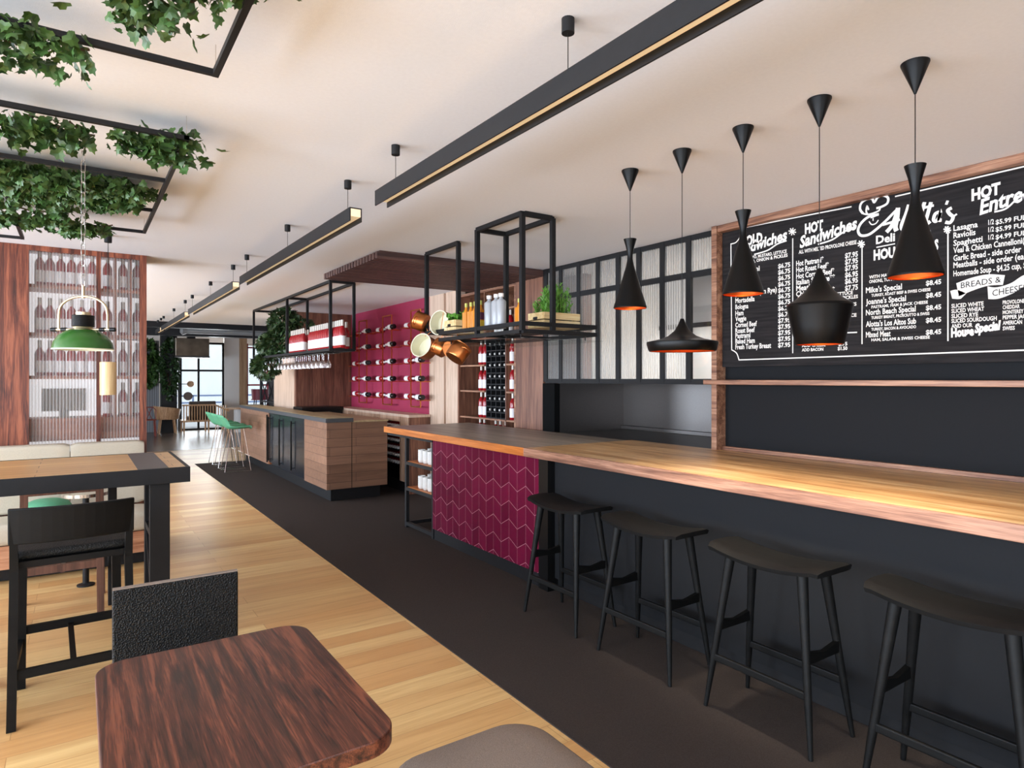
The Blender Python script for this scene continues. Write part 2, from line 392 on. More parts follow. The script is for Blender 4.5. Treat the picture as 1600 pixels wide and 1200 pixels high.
# far room
struct('wall_far', MB().box(3.86, 4.30, 22.0, 22.2, 0, 3.3), WHITEW)
struct('wall_far', MB().box(4.30, 4.52, 21.9, 22.2, 0, 3.3), wood('oak_pier', S(140, 108, 80), S(166, 132, 100), S(182, 150, 118), 2))
b = MB().box(-4.9, 2.42, 23.4, 23.6, 0, 3.3).box(2.42, 3.9, 23.4, 23.6, 2.75, 3.3).box(5.6, 7, 23.4, 23.6, 0, 3.3).box(3.9, 5.6, 23.4, 23.6, 2.75, 3.3)
struct('wall_far', b, WHITEW)
struct('wall_far', MB().box(6.9, 7, 5.5, 23.4, 0, 3.3), WHITEW)
struct('wall_right', MB().box(6.9, 7, -3.9, 5.5, 0, CEIL), WHITEW)
# end windows: black steel grids
def end_window(name, x0, x1, y, z1, vs, hs, mat, th=0.045):
    e = empty(name, (x0, y, 0)); e['kind'] = 'structure'
    for x in vs: MB().box(x - th / 2, x + th / 2, y, y + 0.05, 0, z1).build('mullion', mat, e)
    for z in hs: MB().box(x0, x1, y + 0.002, y + 0.048, z - th / 2, z + th / 2).build('transom', mat, e)
    MB().box(x0, x1, y + 0.02, y + 0.028, 0, z1).build('pane', CLEARG, e)
end_window('window_2', 2.6, 3.85, 22.05, 2.75, (2.62, 3.12, 3.83), (0.03, 1.86, 2.72), BLACK, 0.06)
end_window('window_3', 4.52, 5.8, 22.05, 2.75, (4.56, 5.2, 5.78), (0.03, 1.4, 2.62), plain('crimson_frame', S(150, 30, 50), 0.5), 0.05)
# the street outside the end windows: pale pavement and the house across the road
struct('exterior_ground', MB().box(-12, 24, 23.6, 46, -0.12, -0.02), plain('pale_pavement', S(190, 192, 196), 0.9))
b = MB().box(-12, 26, 44, 45, -0.1, 9)
struct('exterior_wall', b, plain('pale_facade', S(232, 236, 240), 0.9, 0, 0.04, 1.5))
b = MB()
for z in (0.55, 0.85): b.box(-12, 26, 30, 30.06, z, z + 0.07)
for i in range(-6, 14): b.box(i * 2, i * 2 + 0.07, 30, 30.06, -0.05, 0.9)
tag(b.build('street_railing', plain('blue_grey_railing', S(110, 130, 170), 0.6)), 'blue grey metal railing along the street outside the end windows', 'railing')

# carpet
tag(MB().box(1.81, 4.08, -3.8, 13.26, 0.0005, 0.006).build('carpet', CARPETM), 'long charcoal carpet laid along the bar beside the maple boards', 'carpet')

# glazed partition
pw = [atX(p, 500, 4.1).y for p in (853, 877, 905, 935, 966.6, 999, 1036, 1077, 1122)]
ZT = 2.44
win = empty('window_1', (4.1, 4.3, 1.57)); win['kind'] = 'structure'
for i, y in enumerate(pw):
    wd = 0.075 if i in (0,) else 0.05
    MB().box(4.085, 4.115, y - wd / 2, y + wd / 2, 1.57, CEIL - 0.001).build('mullion', BLACK, win)
for z0, z1 in ((1.555, 1.60), (ZT - 0.025, ZT + 0.025), (CEIL - 0.045, CEIL - 0.001)):
    MB().box(4.088, 4.112, pw[-1], pw[0], z0, z1).build('transom', BLACK, win)
def fluted(y0, y1, z0, z1):
    b = MB(); n = int((y1 - y0) / 0.0065); vs = []; fs = []
    for i in range(n + 1):
        y = y0 + (y1 - y0) * i / n; x = 4.1 + 0.003 * math.sin(y * 2 * PI / 0.026)
        vs += [(x, y, z0), (x, y, z1)]
    for i in range(n): fs.append((2 * i, 2 * i + 1, 2 * i + 3, 2 * i + 2))
    return b.add(vs, fs)
for i in range(8):
    a, c = pw[i + 1] + 0.025, pw[i] - 0.025
    fluted(a, c, ZT + 0.025, CEIL - 0.045).build('pane', FLUTE, win)
    if i < 7: fluted(a, c, 1.60, ZT - 0.025).build('pane', FLUTE, win)
    else: MB().box(4.098, 4.102, a, c, 1.60, ZT - 0.025).build('pane', CLEARG, win)
# steel serving niche below it
nt = thing('serving_niche', 'brushed steel serving niche recessed below the fluted glass partition', 'niche', (4.55, 4.2, 1.045))
MB().box(5.0, 5.03, 3.2, 5.16, 1.05, 1.555).build('back_panel', STEEL, nt)
MB().box(4.1, 5.03, 5.16, 5.19, 1.05, 1.555).build('end_panel', STEEL, nt)
MB().box(4.1, 5.03, 3.17, 3.2, 1.05, 1.555).build('end_panel', STEEL, nt)
MB().box(4.1, 5.03, 3.2, 5.16, 1.555, 1.568).build('top_panel', STEEL, nt)
MB().box(4.07, 5.03, 3.175, 5.19, 1.03, 1.05).build('worktop', STEEL, nt)
MB().box(4.955, 5.0, 3.2, 5.16, 1.05, 1.09).build('upstand', STEEL, nt, bev=0.004)
tag(MB().box(4.03, 4.1, 5.16, 5.36, 0, 1.553).build('black_post', plain('flat_black', S(12, 12, 13), 0.8, spec=0.1)), 'square black post between the steel niche and the wine wall', 'post')

# ================================================================== MENU BOARD WALL
PX = 4.055
def crop(a, b): return 1120 + a / 3.158, 240 + b / 3.158
def bp(a, b):
    p = atX(*crop(a, b), PX); return p.y, p.z
mw = thing('menu_surround', 'teak trimmed surround of the chalkboard behind the bar counter', 'surround', (4.05, 1.0, 1.06))
MB().box(3.99, 4.1, 3.125, 3.172, 1.061, CEIL - 0.001).build('frame_post', TRIMW, mw, bev=0.003)
MB().box(4.0, 4.1, -1.2, 3.125, CEIL - 0.05, CEIL - 0.001).build('frame_rail', TRIMW, mw, bev=0.003)
MB().box(4.06, 4.1, -1.2, 3.125, 1.061, 1.088).build('frame_rail', TRIMW, mw)
tag(MB().box(3.93, 4.098, -1.2, 3.20, 1.558, 1.592).build('wall_shelf', TRIMW, bev=0.003), 'long narrow teak shelf under the menu chalkboard', 'shelf')
mb = thing('menu_board', 'black chalkboard menu lettered with sandwiches, specials and prices', 'menu board', (PX + 0.02, 1.0, 1.69))
t_ = NT('chalkboard'); nz = t_.n('ShaderNodeTexNoise'); nz.inputs['Scale'].default_value = 1; nz.inputs['Detail'].default_value = 3
t_.l(t_.coord((1, 3, 60)), nz.inputs['Vector']); t_.set(Base_Color=t_.ramp(nz.outputs[0], [(0.35, S(24, 22, 23)), (0.65, S(40, 37, 38))]), Roughness=0.75)
t_.p.inputs['Specular IOR Level'].default_value = 0.2
MB().box(PX, PX + 0.04, -1.2, 3.12, 1.69, CEIL - 0.052).build('panel', t_.m, mb)
CAPH = {}
def glyphs(s, shear=0.0, off=0.0):
    c = bpy.data.curves.new('lettering', 'FONT'); c.body = s; c.size = 1; c.shear = shear; c.offset = off; c.resolution_u = 2
    ob = bpy.data.objects.new('lettering', c); me = bpy.data.meshes.new_from_object(ob)
    vs = [v.co.copy() for v in me.vertices]; fs = [tuple(p.vertices) for p in me.polygons]
    bpy.data.objects.remove(ob); bpy.data.curves.remove(c); bpy.data.meshes.remove(me); return vs, fs
CAP = max(v.y for v in glyphs('H')[0])
def text(m, s, a0, b0, a1, cap, shear=0.0, off=0.012, tilt=0.0, wave=0.0):
    """one line of lettering: starts at (a0,b0) on the board, ends under a1, capital height cap (all in board crop units)"""
    vs, fs = glyphs(s, shear, off)
    x0 = min(v.x for v in vs); x1 = max(v.x for v in vs)
    y0, z0 = bp(a0, b0); y1, _ = bp(a1, b0); _, zc = bp(a0, b0 - cap)
    W = y0 - y1; H = (zc - z0) / CAP; out = []
    for v in vs:
        u = (v.x - x0) / (x1 - x0); z = v.y * H
        out.append((PX - 0.0012 - 0.0002 * (v.z > 0), y0 - u * W, z0 + z + tilt * u * W + wave * math.sin(u * 2 * PI) * W))
    m.add(out, fs)
LAYER = [0]
def line(m, pts, wd=0.006):
    """a painted stroke: one flat mitred strip; each stroke lies a hair above the one before"""
    LAYER[0] = (LAYER[0] + 1) % 40; x = PX - 0.001 - LAYER[0] * 4e-5
    P = [Vector(bp(a, b)) for a, b in pts]; P = [p for i, p in enumerate(P) if i == 0 or (p - P[i - 1]).length > 1e-5]
    n = len(P); L = []; Rr = []
    for i, p in enumerate(P):
        d0 = (P[i] - P[i - 1]).normalized() if i else None; d1 = (P[i + 1] - P[i]).normalized() if i < n - 1 else None
        d = ((d0 or d1) + (d1 or d0)); d = d.normalized() if d.length > 1e-4 else (d0 or d1)
        nv = Vector((-d.y, d.x)); k = 1.0
        if d0 and d1: k = 1 / max(0.5, nv.dot(Vector((-d0.y, d0.x))))
        L.append((x, *(p + nv * wd / 2 * k))); Rr.append((x, *(p - nv * wd / 2 * k)))
    m.add(L + Rr, [(i, i + 1, n + i + 1, n + i) for i in range(n - 1)])
def curve(pts, n=8):
    out = []; P = [pts[0]] + list(pts) + [pts[-1]]
    for i in range(1, len(P) - 2):
        p0, p1, p2, p3 = P[i - 1:i + 3]
        for k in range(n):
            t = k / n; out.append(tuple(0.5 * (2 * p1[j] + (p2[j] - p0[j]) * t + (2 * p0[j] - 5 * p1[j] + 4 * p2[j] - p3[j]) * t * t + (3 * p1[j] - p0[j] - 3 * p2[j] + p3[j]) * t ** 3) for j in (0, 1)))
    return out + [pts[-1]]
def star(m, a, b, r):
    for k in range(4):
        t = k * PI / 4 + 0.2; line(m, [(a - r * math.cos(t), b - r * math.sin(t)), (a + r * math.cos(t), b + r * math.sin(t))], 0.008)
# border and dividers
m = MB()
line(m, [(665, 262), (130, 366)] + curve([(120, 380), (115, 410), (95, 438), (70, 446)]) + [(74, 968)] + curve([(74, 968), (98, 985), (110, 1018)]) + [(1516, 970), (2400, 924)], 0.008)
line(m, [(880, 212), (1516, 64), (2400, -140)], 0.008)
for a, b0, b1 in ((375, 418, 985), (717, 455, 940), (1141, 392, 925)): line(m, [(a, b0), (a, b1)], 0.007)
star(m, 373, 385, 19); star(m, 713, 446, 19); star(m, 1138, 376, 19)
m.build('border', CHALKW, mb)
# column one
m = MB()
text(m, 'COLD', 118, 462, 226, 46, 0, 0.05, 0.03)
text(m, 'Sandwiches', 95, 508, 347, 48, 0.12, 0.035, 0.13)
line(m, curve([(185, 498), (250, 478), (300, 446), (345, 430)]), 0.010)
text(m, 'WITH MAYO, MUSTARD, LETTUCE', 112, 530, 345, 14, 0, 0.03); text(m, 'TOMATO, ONION & PICKLES', 112, 549, 350, 14, 0, 0.03)
for i in range(14): text(m, '$6.75' if i < 9 else '$7.95', 303, 567 + i * 29.9, 363, 21, 0, 0.03)
text(m, 'Salami', 130, 590, 212, 24, 0, 0.02)
for s, b, a1 in (('B.L.T. Bacon(on Rye)', 708, 296), ('Mortadella', 738, 187), ('Bologna', 769, 156), ('Ham', 800, 132), ('Veggie', 828, 146), ('Corned Beef', 858, 198), ('Roast Beef', 886, 188), ('Pastrami', 911, 166), ('Baked Ham', 938, 188), ('Fresh Turkey Breast', 966, 268)):
    text(m, s, 92, b, a1, 23, 0, 0.025)
m.build('lettering', CHALKW, mb)
m = MB()
text(m, 'HOT', 435, 396, 525, 46, 0, 0.05, 0.03)
text(m, 'Sandwiches', 410, 466, 692, 54, 0.12, 0.035, 0.15)
line(m, curve([(500, 448), (570, 425), (630, 385), (690, 358)]), 0.010)
text(m, 'ALL WITH MELTED PROVOLONE CHEESE', 405, 495, 690, 17, 0, 0.025)
for s, b, a1 in (('Hot Pastrami*', 556, 527), ('Hot Roast Beef*', 587, 553), ('Hot Corned Beef*', 618, 580), ('Italian Sausage**', 648, 583), ('Meatball', 678, 496), ('Chicken Parm**', 706, 582)):
    text(m, s, 392, b, a1, 25, 0, 0.025)
for s, b in (('$7.95', 517), ('$7.95', 548), ('$7.95', 579), ('$6.95', 612), ('$6.95', 643), ('$7.75', 677)): text(m, s, 633, b, 697, 24, 0, 0.03)
for s, a0, b, a1 in (('* MAYO, MUSTARD, LETTUCE', 400, 748, 672, ), ('TOMATO, ONION & PICKLES', 430, 765, 697), ('** RED SAUCE & SPICES', 450, 797, 690), ('WITH CHEESE & SAUCE', 450, 848, 690)):
    text(m, s, a0, b - 25, a1, 15, 0, 0.03)
line(m, [(600, 886), (693, 882)], 0.008)
text(m, 'ADD CHEESE', 420, 955, 537, 14, 0, 0.03); text(m, '$.75', 600, 948, 645, 16, 0, 0.03)
text(m, 'ADD BACON', 420, 976, 526, 14, 0, 0.03); text(m, '$1.50', 597, 970, 645, 16, 0, 0.03)
m.build('lettering', CHALKW, mb)
m = MB()
text(m, 'Deli', 786, 446, 880, 38, 0, 0.03); text(m, 'Cafe', 970, 415, 1058, 38, 0, 0.03); line(m, [(788, 463), (880, 445)], 0.007); line(m, [(985, 424), (1058, 406)], 0.007)
text(m, 'HOUSE', 774, 525, 930, 46, 0, 0.05); text(m, 'SPECIALS', 938, 496, 1094, 46, 0, 0.05); line(m, [(1062, 493), (1092, 487)], 0.007)
text(m, 'WITH MAYO, MUSTARD, LETTUCE', 752, 618, 1084, 15, 0, 0.03); text(m, 'ONIONS, TOMATOES, PEPPERS & PICKLES', 752, 640, 1080, 15, 0, 0.03)
for s, b, a1, sub, a2 in (("Mike's Special", 688, 914, 'TURKEY, ROAST BEEF & SWISS CHEESE', 1055), ("Joanne's Special", 745, 934, 'PASTRAMI, HAM & JACK CHEESE', 1042), ('North Beach Special', 798, 982, 'TURKEY BREAST, PROSCIUTTO & SWISS', 1050), ("Alotta's Los Altos Sub", 855, 984, 'TURKEY, BACON & AVOCADO', 984), ('Mixed Meat', 907, 858, 'HAM, SALAMI & SWISS CHEESE', 1052)):
    text(m, s, 736, b, a1, 26, 0, 0.025); text(m, sub, 763, b + 19, a2, 13, 0, 0.03)
for b in (651, 712, 773, 834, 893): text(m, '$8.45', 1032, b, 1108, 22, 0, 0.03)
m.build('lettering', CHALKW, mb)
m = MB()
text(m, 'HOT', 1257, 232, 1400, 52, 0, 0.05, 0.06)
text(m, 'Entrees', 1297, 302, 1600, 70, 0.12, 0.03, 0.17)
line(m, curve([(1370, 288), (1430, 270), (1500, 210), (1600, 165)]), 0.009)
for s, b, a1, p, bb in (('Lasagna', 382, 1288, '$5.99 FULL $8.99', 352), ('Raviolis', 418, 1277, '$5.99 FULL $8.99', 388), ('Spaghetti', 456, 1312, '$4.99 FULL $7.99', 426)):
    text(m, s, 1168, b, a1, 27, 0, 0.02); text(m, '1/2', 1340, bb, 1368, 24, 0, 0.015); text(m, p, 1376, bb - 2, 1640, 22, 0, 0.02)
for s, b, a1 in (('Veal & Chicken Cannelloni(2)', 492, 1545), ('Garlic Bread - side order', 530, 1503), ('Meatballs - side order (each)', 565, 1560), ('Homemade Soup - $4.25 cup, $5.95', 606, 1580)):
    text(m, s, 1168, b, a1, 27, 0, 0.02)
for s, b, a1 in (('SLICED WHITE', 762, 1317), ('SLICED WHEAT', 787, 1320), ('SLICED RYE', 812, 1290), ('SLICED SOURDOUGH', 836, 1382), ('AND OUR', 861, 1262)): text(m, s, 1158, b, a1, 19, 0, 0.025)
text(m, 'House', 1156, 905, 1270, 40, 0, 0.06, 0.05); text(m, 'Special', 1272, 884, 1402, 40, 0.15, 0.06, 0.10)
for s, b in (('PROVOLONE', 744), ('CHEDDAR', 768), ('MONTEREY JACK', 793), ('PEPPER JACK', 818), ('AMERICAN', 845), ('SWISS', 872)): text(m, s, 1411, b, 1411 + 12 * len(s), 18, 0, 0.025)
m.build('lettering', CHALKW, mb)
# ribbon with its dark lettering
m = MB()
def band(m, top, bot):
    T = [Vector((PX - 0.0012, *bp(a, b))) for a, b in curve(top)]; B = [Vector((PX - 0.0012, *bp(a, b))) for a, b in curve(bot)]
    n = len(T); m.add(T + B, [(i, i + 1, n + i + 1, n + i) for i in range(n - 1)])
band(m, [(1182, 640), (1260, 612), (1340, 596), (1422, 600)], [(1195, 705), (1265, 675), (1340, 652), (1412, 648)])
band(m, [(1336, 655), (1380, 660), (1450, 640), (1520, 598), (1600, 590)], [(1340, 718), (1390, 716), (1460, 690), (1530, 650), (1600, 640)])
band(m, [(1152, 678), (1185, 672), (1232, 690)], [(1162, 716), (1190, 718), (1205, 716)])
m.build('ribbon', CHALKW, mb)
m = MB(); PX -= 0.002
text(m, 'BREADS &', 1205, 665, 1402, 28, 0, 0.0, 0.06); text(m, 'CHEESES', 1360, 704, 1530, 30, 0, 0.0, 0.10); PX += 0.002
m.build('ribbon_lettering', BLACK, mb)
# hand-drawn name and chef's hat
m = MB()
def stroke(pts, wd=0.012): line(m, curve(pts, 6), wd)
stroke([(722, 296), (708, 275), (712, 248), (735, 228), (765, 222), (778, 240), (795, 216), (820, 207), (845, 218), (842, 245), (815, 262), (788, 270)], 0.014)
stroke([(750, 278), (742, 260), (738, 285), (745, 300)], 0.010); stroke([(722, 296), (752, 300), (800, 282), (805, 262)], 0.010)
stroke([(760, 318), (790, 306), (800, 300)], 0.007); stroke([(752, 335), (765, 350), (785, 345), (798, 328)], 0.007); stroke([(772, 318), (772, 332)], 0.006)
stroke([(800, 300), (750, 312), (712, 345), (698, 380), (712, 404), (750, 400), (790, 372), (835, 332), (870, 296), (895, 272)], 0.016)
stroke([(895, 268), (880, 320), (862, 360), (838, 388)], 0.024); stroke([(895, 268), (890, 320), (882, 362), (888, 382)], 0.026); stroke([(820, 352), (860, 340), (905, 326)], 0.014)
stroke([(950, 252), (935, 300), (915, 350), (918, 372), (940, 358)], 0.024)
for a0 in (965,): stroke([(a0 + 12, 310), (a0 - 10, 325), (a0 - 8, 352), (a0 + 14, 345), (a0 + 16, 315), (a0 + 8, 308)], 0.018)
for a0 in (1000, 1032): stroke([(a0 + 26, 240), (a0 + 12, 290), (a0, 336), (a0 + 6, 346), (a0 + 22, 334)], 0.020)
stroke([(990, 278), (1030, 266), (1072, 256)], 0.014)
stroke([(1098, 288), (1078, 298), (1070, 326), (1082, 334), (1098, 312), (1104, 288), (1096, 326), (1110, 328)], 0.018)
stroke([(1140, 232), (1132, 252)], 0.014)
stroke([(1160, 268), (1140, 280), (1150, 298), (1166, 314), (1152, 340), (1128, 338)], 0.018); stroke([(1166, 312), (1185, 298)], 0.010)
m.build('name_lettering', CHALKW, mb)

# ================================================================== BAR COUNTER
wt = thing('bar_worktop', 'oak bar top turning smoked brown with an orange edge at its far end', 'worktop', (3.45, 2.8, 0.994))
MB().box(2.90, 4.056, -1.2, 4.08, 0.995, 1.06).build('oak_section', OAKTOP, wt, bev=0.003)
MB().box(2.88, 2.90, -1.2, 4.08, 0.994, 1.0605).build('oak_edge', OAKEDGE, wt, bev=0.003)
MB().box(2.90, 4.0, 4.081, 6.84, 0.995, 1.0595).build('smoked_section', SLATE, wt, bev=0.003)
MB().box(2.88, 2.90, 4.081, 6.84, 0.995, 1.06).build('orange_edge', ORANGEW, wt, bev=0.003)
MB().box(2.92, 3.98, 5.72, 6.82, 0.963, 0.9948).build('under_slab', BLACK, wt)
bc = thing('bar_counter', 'charcoal bar front below the oak worktop behind the black stools', 'bar counter', (3.45, 1.3, 0.007))
MB().box(2.97, 3.9, -1.2, 3.798, 0.10, 0.993).build('front_panel', CHARC, bc)
MB().box(3.0, 3.9, -1.2, 3.798, 0.007, 0.10).build('plinth', BLACK, bc)
MB().box(2.905, 3.0, 3.80, 3.915, 0.007, 0.993).build('post', BLACKGLOSS, bc)
tc_ = thing('tiled_cabinet', 'bar cabinet faced with wine red chevron tiles', 'cabinet', (3.4, 4.8, 0.007))
MB().box(2.91, 2.95, 3.92, 5.68, 0.115, 0.993).build('tile_panel', CHEV, tc_)
MB().box(2.951, 3.9, 3.92, 5.68, 0.007, 0.993).build('carcass', BLACK, tc_)
MB().box(2.925, 2.95, 3.92, 5.68, 0.007, 0.115).build('plinth', BLACK, tc_)
su = thing('shelf_unit', 'open black steel shelf unit under the orange edged bar end, holding white cups', 'shelf unit', (3.35, 6.02, 0.007))
for y in (5.70, 6.33):
    for x in (2.915, 3.75): MB().box(x, x + 0.036, y - 0.018, y + 0.018, 0.007, 0.962).build('leg', BLACK, su)
for x in (2.915, 3.75): MB().box(x, x + 0.036, 5.718, 6.312, 0.03, 0.066).build('rail', BLACK, su)
MB().box(2.951, 3.75, 6.312, 6.348, 0.03, 0.066).build('rail', BLACK, su)
SHZ = (0.72, 0.445)
for z in SHZ:
    sh = MB().box(2.915, 3.78, 5.72, 6.312, z - 0.04, z - 0.006).build('shelf', BLACK, su)
    MB().box(2.93, 3.78, 5.72, 6.312, z - 0.0058, z - 0.001).build('shelf_lining', ORANGEW, sh)
cp = MB(); pr = [(0.012, 0.0), (0.030, 0.002), (0.036, 0.012)]
for k in range(5): pr += [(0.0385, 0.020 + k * 0.022), (0.0405, 0.028 + k * 0.022), (0.0385, 0.036 + k * 0.022)]
pr += [(0.040, 0.136), (0.037, 0.136), (0.034, 0.03), (0.0, 0.026)]
cp.lathe(pr, n=20)
cup = tag(cp.build('cup', CUPM, smooth=50, org=(0, 0, 0)), 'white ribbed cup', 'cup', 'white ribbed cups on the bar end shelves'); CUP = Proto(cup)
for si, z in enumerate(SHZ):
    for r in range(2):
        for i in range(4):
            CUP.put((2.995 + r * 0.125, 5.775 + i * 0.108 + r * 0.03, z), label=f"white ribbed cup, {'front' if r == 0 else 'second'} row of the {'upper' if si == 0 else 'lower'} bar end shelf, {nth(i + 1)} from the tiles")

# ---- bar stools
bs = thing('bar_stool', 'black bar stool', 'bar stool', (0, 0, 0), 'black saddle seat stools along the bar')
st = MB(); nx, ny = 8, 20; top = []
for j in range(ny + 1):
    for i in range(nx + 1):
        v = -1 + 2 * j / ny; u = -1 + 2 * i / nx
        xx = u * (0.145 - 0.012 * v * v); yy = v * (0.305 - 0.02 * abs(u) ** 3)
        z = 0.762 + 0.032 * v * v - 0.006 * u * u - (0.010 if (abs(u) == 1) else 0) - (0.006 if abs(v) == 1 else 0)
        top.append((xx, yy, z))
nt_ = len(top); bot = [(x * 0.97, y * 0.985, z - 0.026 + (0.008 if abs(x) > 0.12 else 0)) for x, y, z in top]
fs = []; N = nx + 1
for j in range(ny):
    for i in range(nx):
        q = (j * N + i, j * N + i + 1, (j + 1) * N + i + 1, (j + 1) * N + i); fs.append(q); fs.append(tuple(nt_ + k for k in q[::-1]))
rim = [i for i in range(N)] + [j * N + nx for j in range(1, ny + 1)] + [ny * N + i for i in range(nx - 1, -1, -1)] + [j * N for j in range(ny - 1, 0, -1)]
for k in range(len(rim)): a, c = rim[k], rim[(k + 1) % len(rim)]; fs.append((c, a, nt_ + a, nt_ + c))
st.add(top + bot, fs).build('seat', STOOLBLK, bs, smooth=50)
def legpt(sx, sy, z):
    t = z / 0.75; return Vector((sx * (0.163 + (0.085 - 0.163) * t), sy * (0.272 + (0.185 - 0.272) * t), z))
for sx in (-1, 1):
    for sy in (-1, 1):
        MB().tube([legpt(sx, sy, 0), legpt(sx, sy, 0.22), legpt(sx, sy, 0.42), legpt(sx, sy, 0.762)], [0.0105, 0.0165, 0.018, 0.025], 10).build('leg', STOOLBLK, bs, smooth=50)
for sx in (-1, 1): MB().bar(legpt(sx, -1, 0.245), legpt(sx, 1, 0.245), 0.020, 0.034).build('stretcher', STOOLBLK, bs, bev=0.005)
for sy in (-1, 1):
    b = MB(); pts = [legpt(-1, sy, 0.375).lerp(legpt(1, sy, 0.375), k / 8) for k in range(9)]
    for k in range(8):
        h0 = 0.030 + 0.022 * abs(k - 4) / 4; h1 = 0.030 + 0.022 * abs(k - 3) / 4
        b.bar(pts[k] + Vector((0, 0, h0 / 2)), pts[k + 1] + Vector((0, 0, h1 / 2)), 0.022, h0, 0.022, h1)
    b.build('stretcher', BLACKWOOD, bs)
STOOL = Proto(bs)
for i, (y, rz) in enumerate(((3.30, 0.0), (2.55, 0.01), (1.775, -0.01), (1.02, 0.0))):
    STOOL.put((2.695, y, 0.0065), rz, ('black saddle seat bar stool at the end of the row by the wine tiles', 'black saddle seat bar stool, second from the wine tiles', 'black saddle seat bar stool, third from the wine tiles', 'black saddle seat bar stool, fourth from the tiles, cut by the picture edge')[i])

# ---- pendants over the counter
LAMPBLK = plain('matt_black_spun_brass', S(6, 5, 5), 0.38, 0, 0, 40, 0, 200, 0.22)
def pendant(kind, y, zb, prof, label):
    e = thing('pendant_lamp', label, 'pendant lamp', (2.54, y, zb), 'black pendants over the bar counter')
    H = prof[-1][1]
    MB().lathe(prof, (2.54, y, zb), 36).build('shade', LAMPBLK, e, smooth=30)
    MB().lathe([(max(r - 0.003, 0.001), z + 0.0012 if z < 0.03 else z - 0.004) for r, z in prof], (2.54, y, zb), 36).build('shade_lining', COPPERIN, e, smooth=30)
    MB().cyl((2.54, y, zb + H - 0.01), (2.54, y, CEIL - 0.09), 0.0018, n=6).build('cord', BLACKGLOSS, e)
    MB().lathe([(0.004, -0.115), (0.047, -0.006), (0.047, -0.0005), (0.0, -0.0005)], (2.54, y, CEIL), 28).build('ceiling_canopy', LAMPBLK, e, smooth=30)
    MB().lathe([(0.0, -0.02), (0.014, -0.014), (0.02, 0.0), (0.014, 0.016), (0.008, 0.03)], (2.54, y, zb + min(0.09, H * 0.4)), 12).build('bulb', BULB, e, smooth=60)
    l = bpy.data.lights.new('pendant_glow', 'SPOT'); l.energy = 42; l.color = (1, 0.88, 0.70); l.shadow_soft_size = 0.03; l.spot_size = R(58 if kind == 'tall' else 76); l.spot_blend = 0.8
    lo = bpy.data.objects.new('pendant_glow', l); COL.objects.link(lo); lo.location = (2.54, y, zb + 0.03); lo.rotation_euler = (0, R(-24), 0)
TALL = [(0.090, 0.0), (0.092, 0.006), (0.072, 0.07), (0.045, 0.16), (0.022, 0.235), (0.0145, 0.275), (0.0145, 0.30), (0.024, 0.345), (0.036, 0.385), (0.0, 0.386)]
WIDE = [(0.163, 0.0), (0.170, 0.010), (0.178, 0.040), (0.176, 0.048), (0.110, 0.062), (0.070, 0.078), (0.038, 0.105), (0.018, 0.140), (0.009, 0.165), (0.0, 0.168)]
FAT = [(0.090, 0.0), (0.093, 0.004), (0.108, 0.07), (0.124, 0.145), (0.128, 0.158), (0.124, 0.168), (0.092, 0.188), (0.058, 0.218), (0.033, 0.255), (0.016, 0.295), (0.008, 0.315), (0.0, 0.318)]
pendant('tall', 2.57, 1.992, TALL, 'tall black hourglass pendant in front of the fluted glass, first of the row')
pendant('wide', 2.20, 1.740, WIDE, 'wide flat black pendant with copper inside, over the oak counter')
pendant('tall', 1.84, 1.990, TALL, 'tall black hourglass pendant in front of the cold sandwiches column of the menu')
pendant('fat', 1.473, 1.742, FAT, 'fat bellied black pendant in front of the hot sandwiches column of the menu')
pendant('tall', 1.107, 1.975, [(r, z * 1.06) for r, z in TALL], 'tall black hourglass pendant in front of the house specials column of the menu')

# ---- linear ceiling lights
XL = 1.305
for i, (y0, y1, cs) in enumerate(((0.05, 3.13, (0.25, 1.6, 2.95)), (3.50, 6.48, (3.63, 4.93, 6.33)), (6.83, 9.92, (6.97, 8.31, 9.78)), (10.3, 13.45, (10.48, 11.82, 13.35)), (13.65, 14.5, (13.8, 14.35)))):
    e = thing('linear_light', ('long black linear light close overhead, cut by the top of the picture', 'second black linear light, hung beside the walnut slat canopy', 'third black linear light, level with the hanging bar rack', 'fourth thin linear light near the end of the white ceiling', 'last short linear light by the ceiling edge')[i], 'ceiling light', (XL, y0, 2.5), 'linear lights in one line along the ceiling')
    MB().box(XL - 0.036, XL - 0.030, y0, y1, 2.495, 2.572).box(XL + 0.030, XL + 0.036, y0, y1, 2.495, 2.572).box(XL - 0.030, XL + 0.030, y0, y1, 2.566, 2.572).build('housing', BLACK, e)
    MB().box(XL - 0.029, XL + 0.029, y0 + 0.001, y1 - 0.001, 2.522, 2.565).build('diffuser', LED, e)
    for y in cs:
        MB().cyl((XL, y, 2.572), (XL, y, CEIL - 0.045), 0.0016, n=6).build('suspension_cable', BLACKGLOSS, e)
        MB().cyl((XL, y, CEIL - 0.048), (XL, y, CEIL - 0.0005), 0.021, n=16).build('ceiling_canopy', BLACK, e, smooth=40)

# ================================================================== SLAT CANOPY
sc = thing('slat_canopy', 'dark walnut slatted canopy fixed under the ceiling above the wine wall', 'ceiling canopy', (3.2, 6.15, 2.69))
MB().box(2.25, 4.098, 5.43, 6.88, CEIL - 0.012, CEIL - 0.0005).build('backing_board', SLATW, sc)
for i in range(20):
    y = 5.425 + i * 0.0765
    MB().box(2.222, 4.098, y, y + 0.052, 2.688, CEIL - 0.012).build('slat', SLATW, sc)

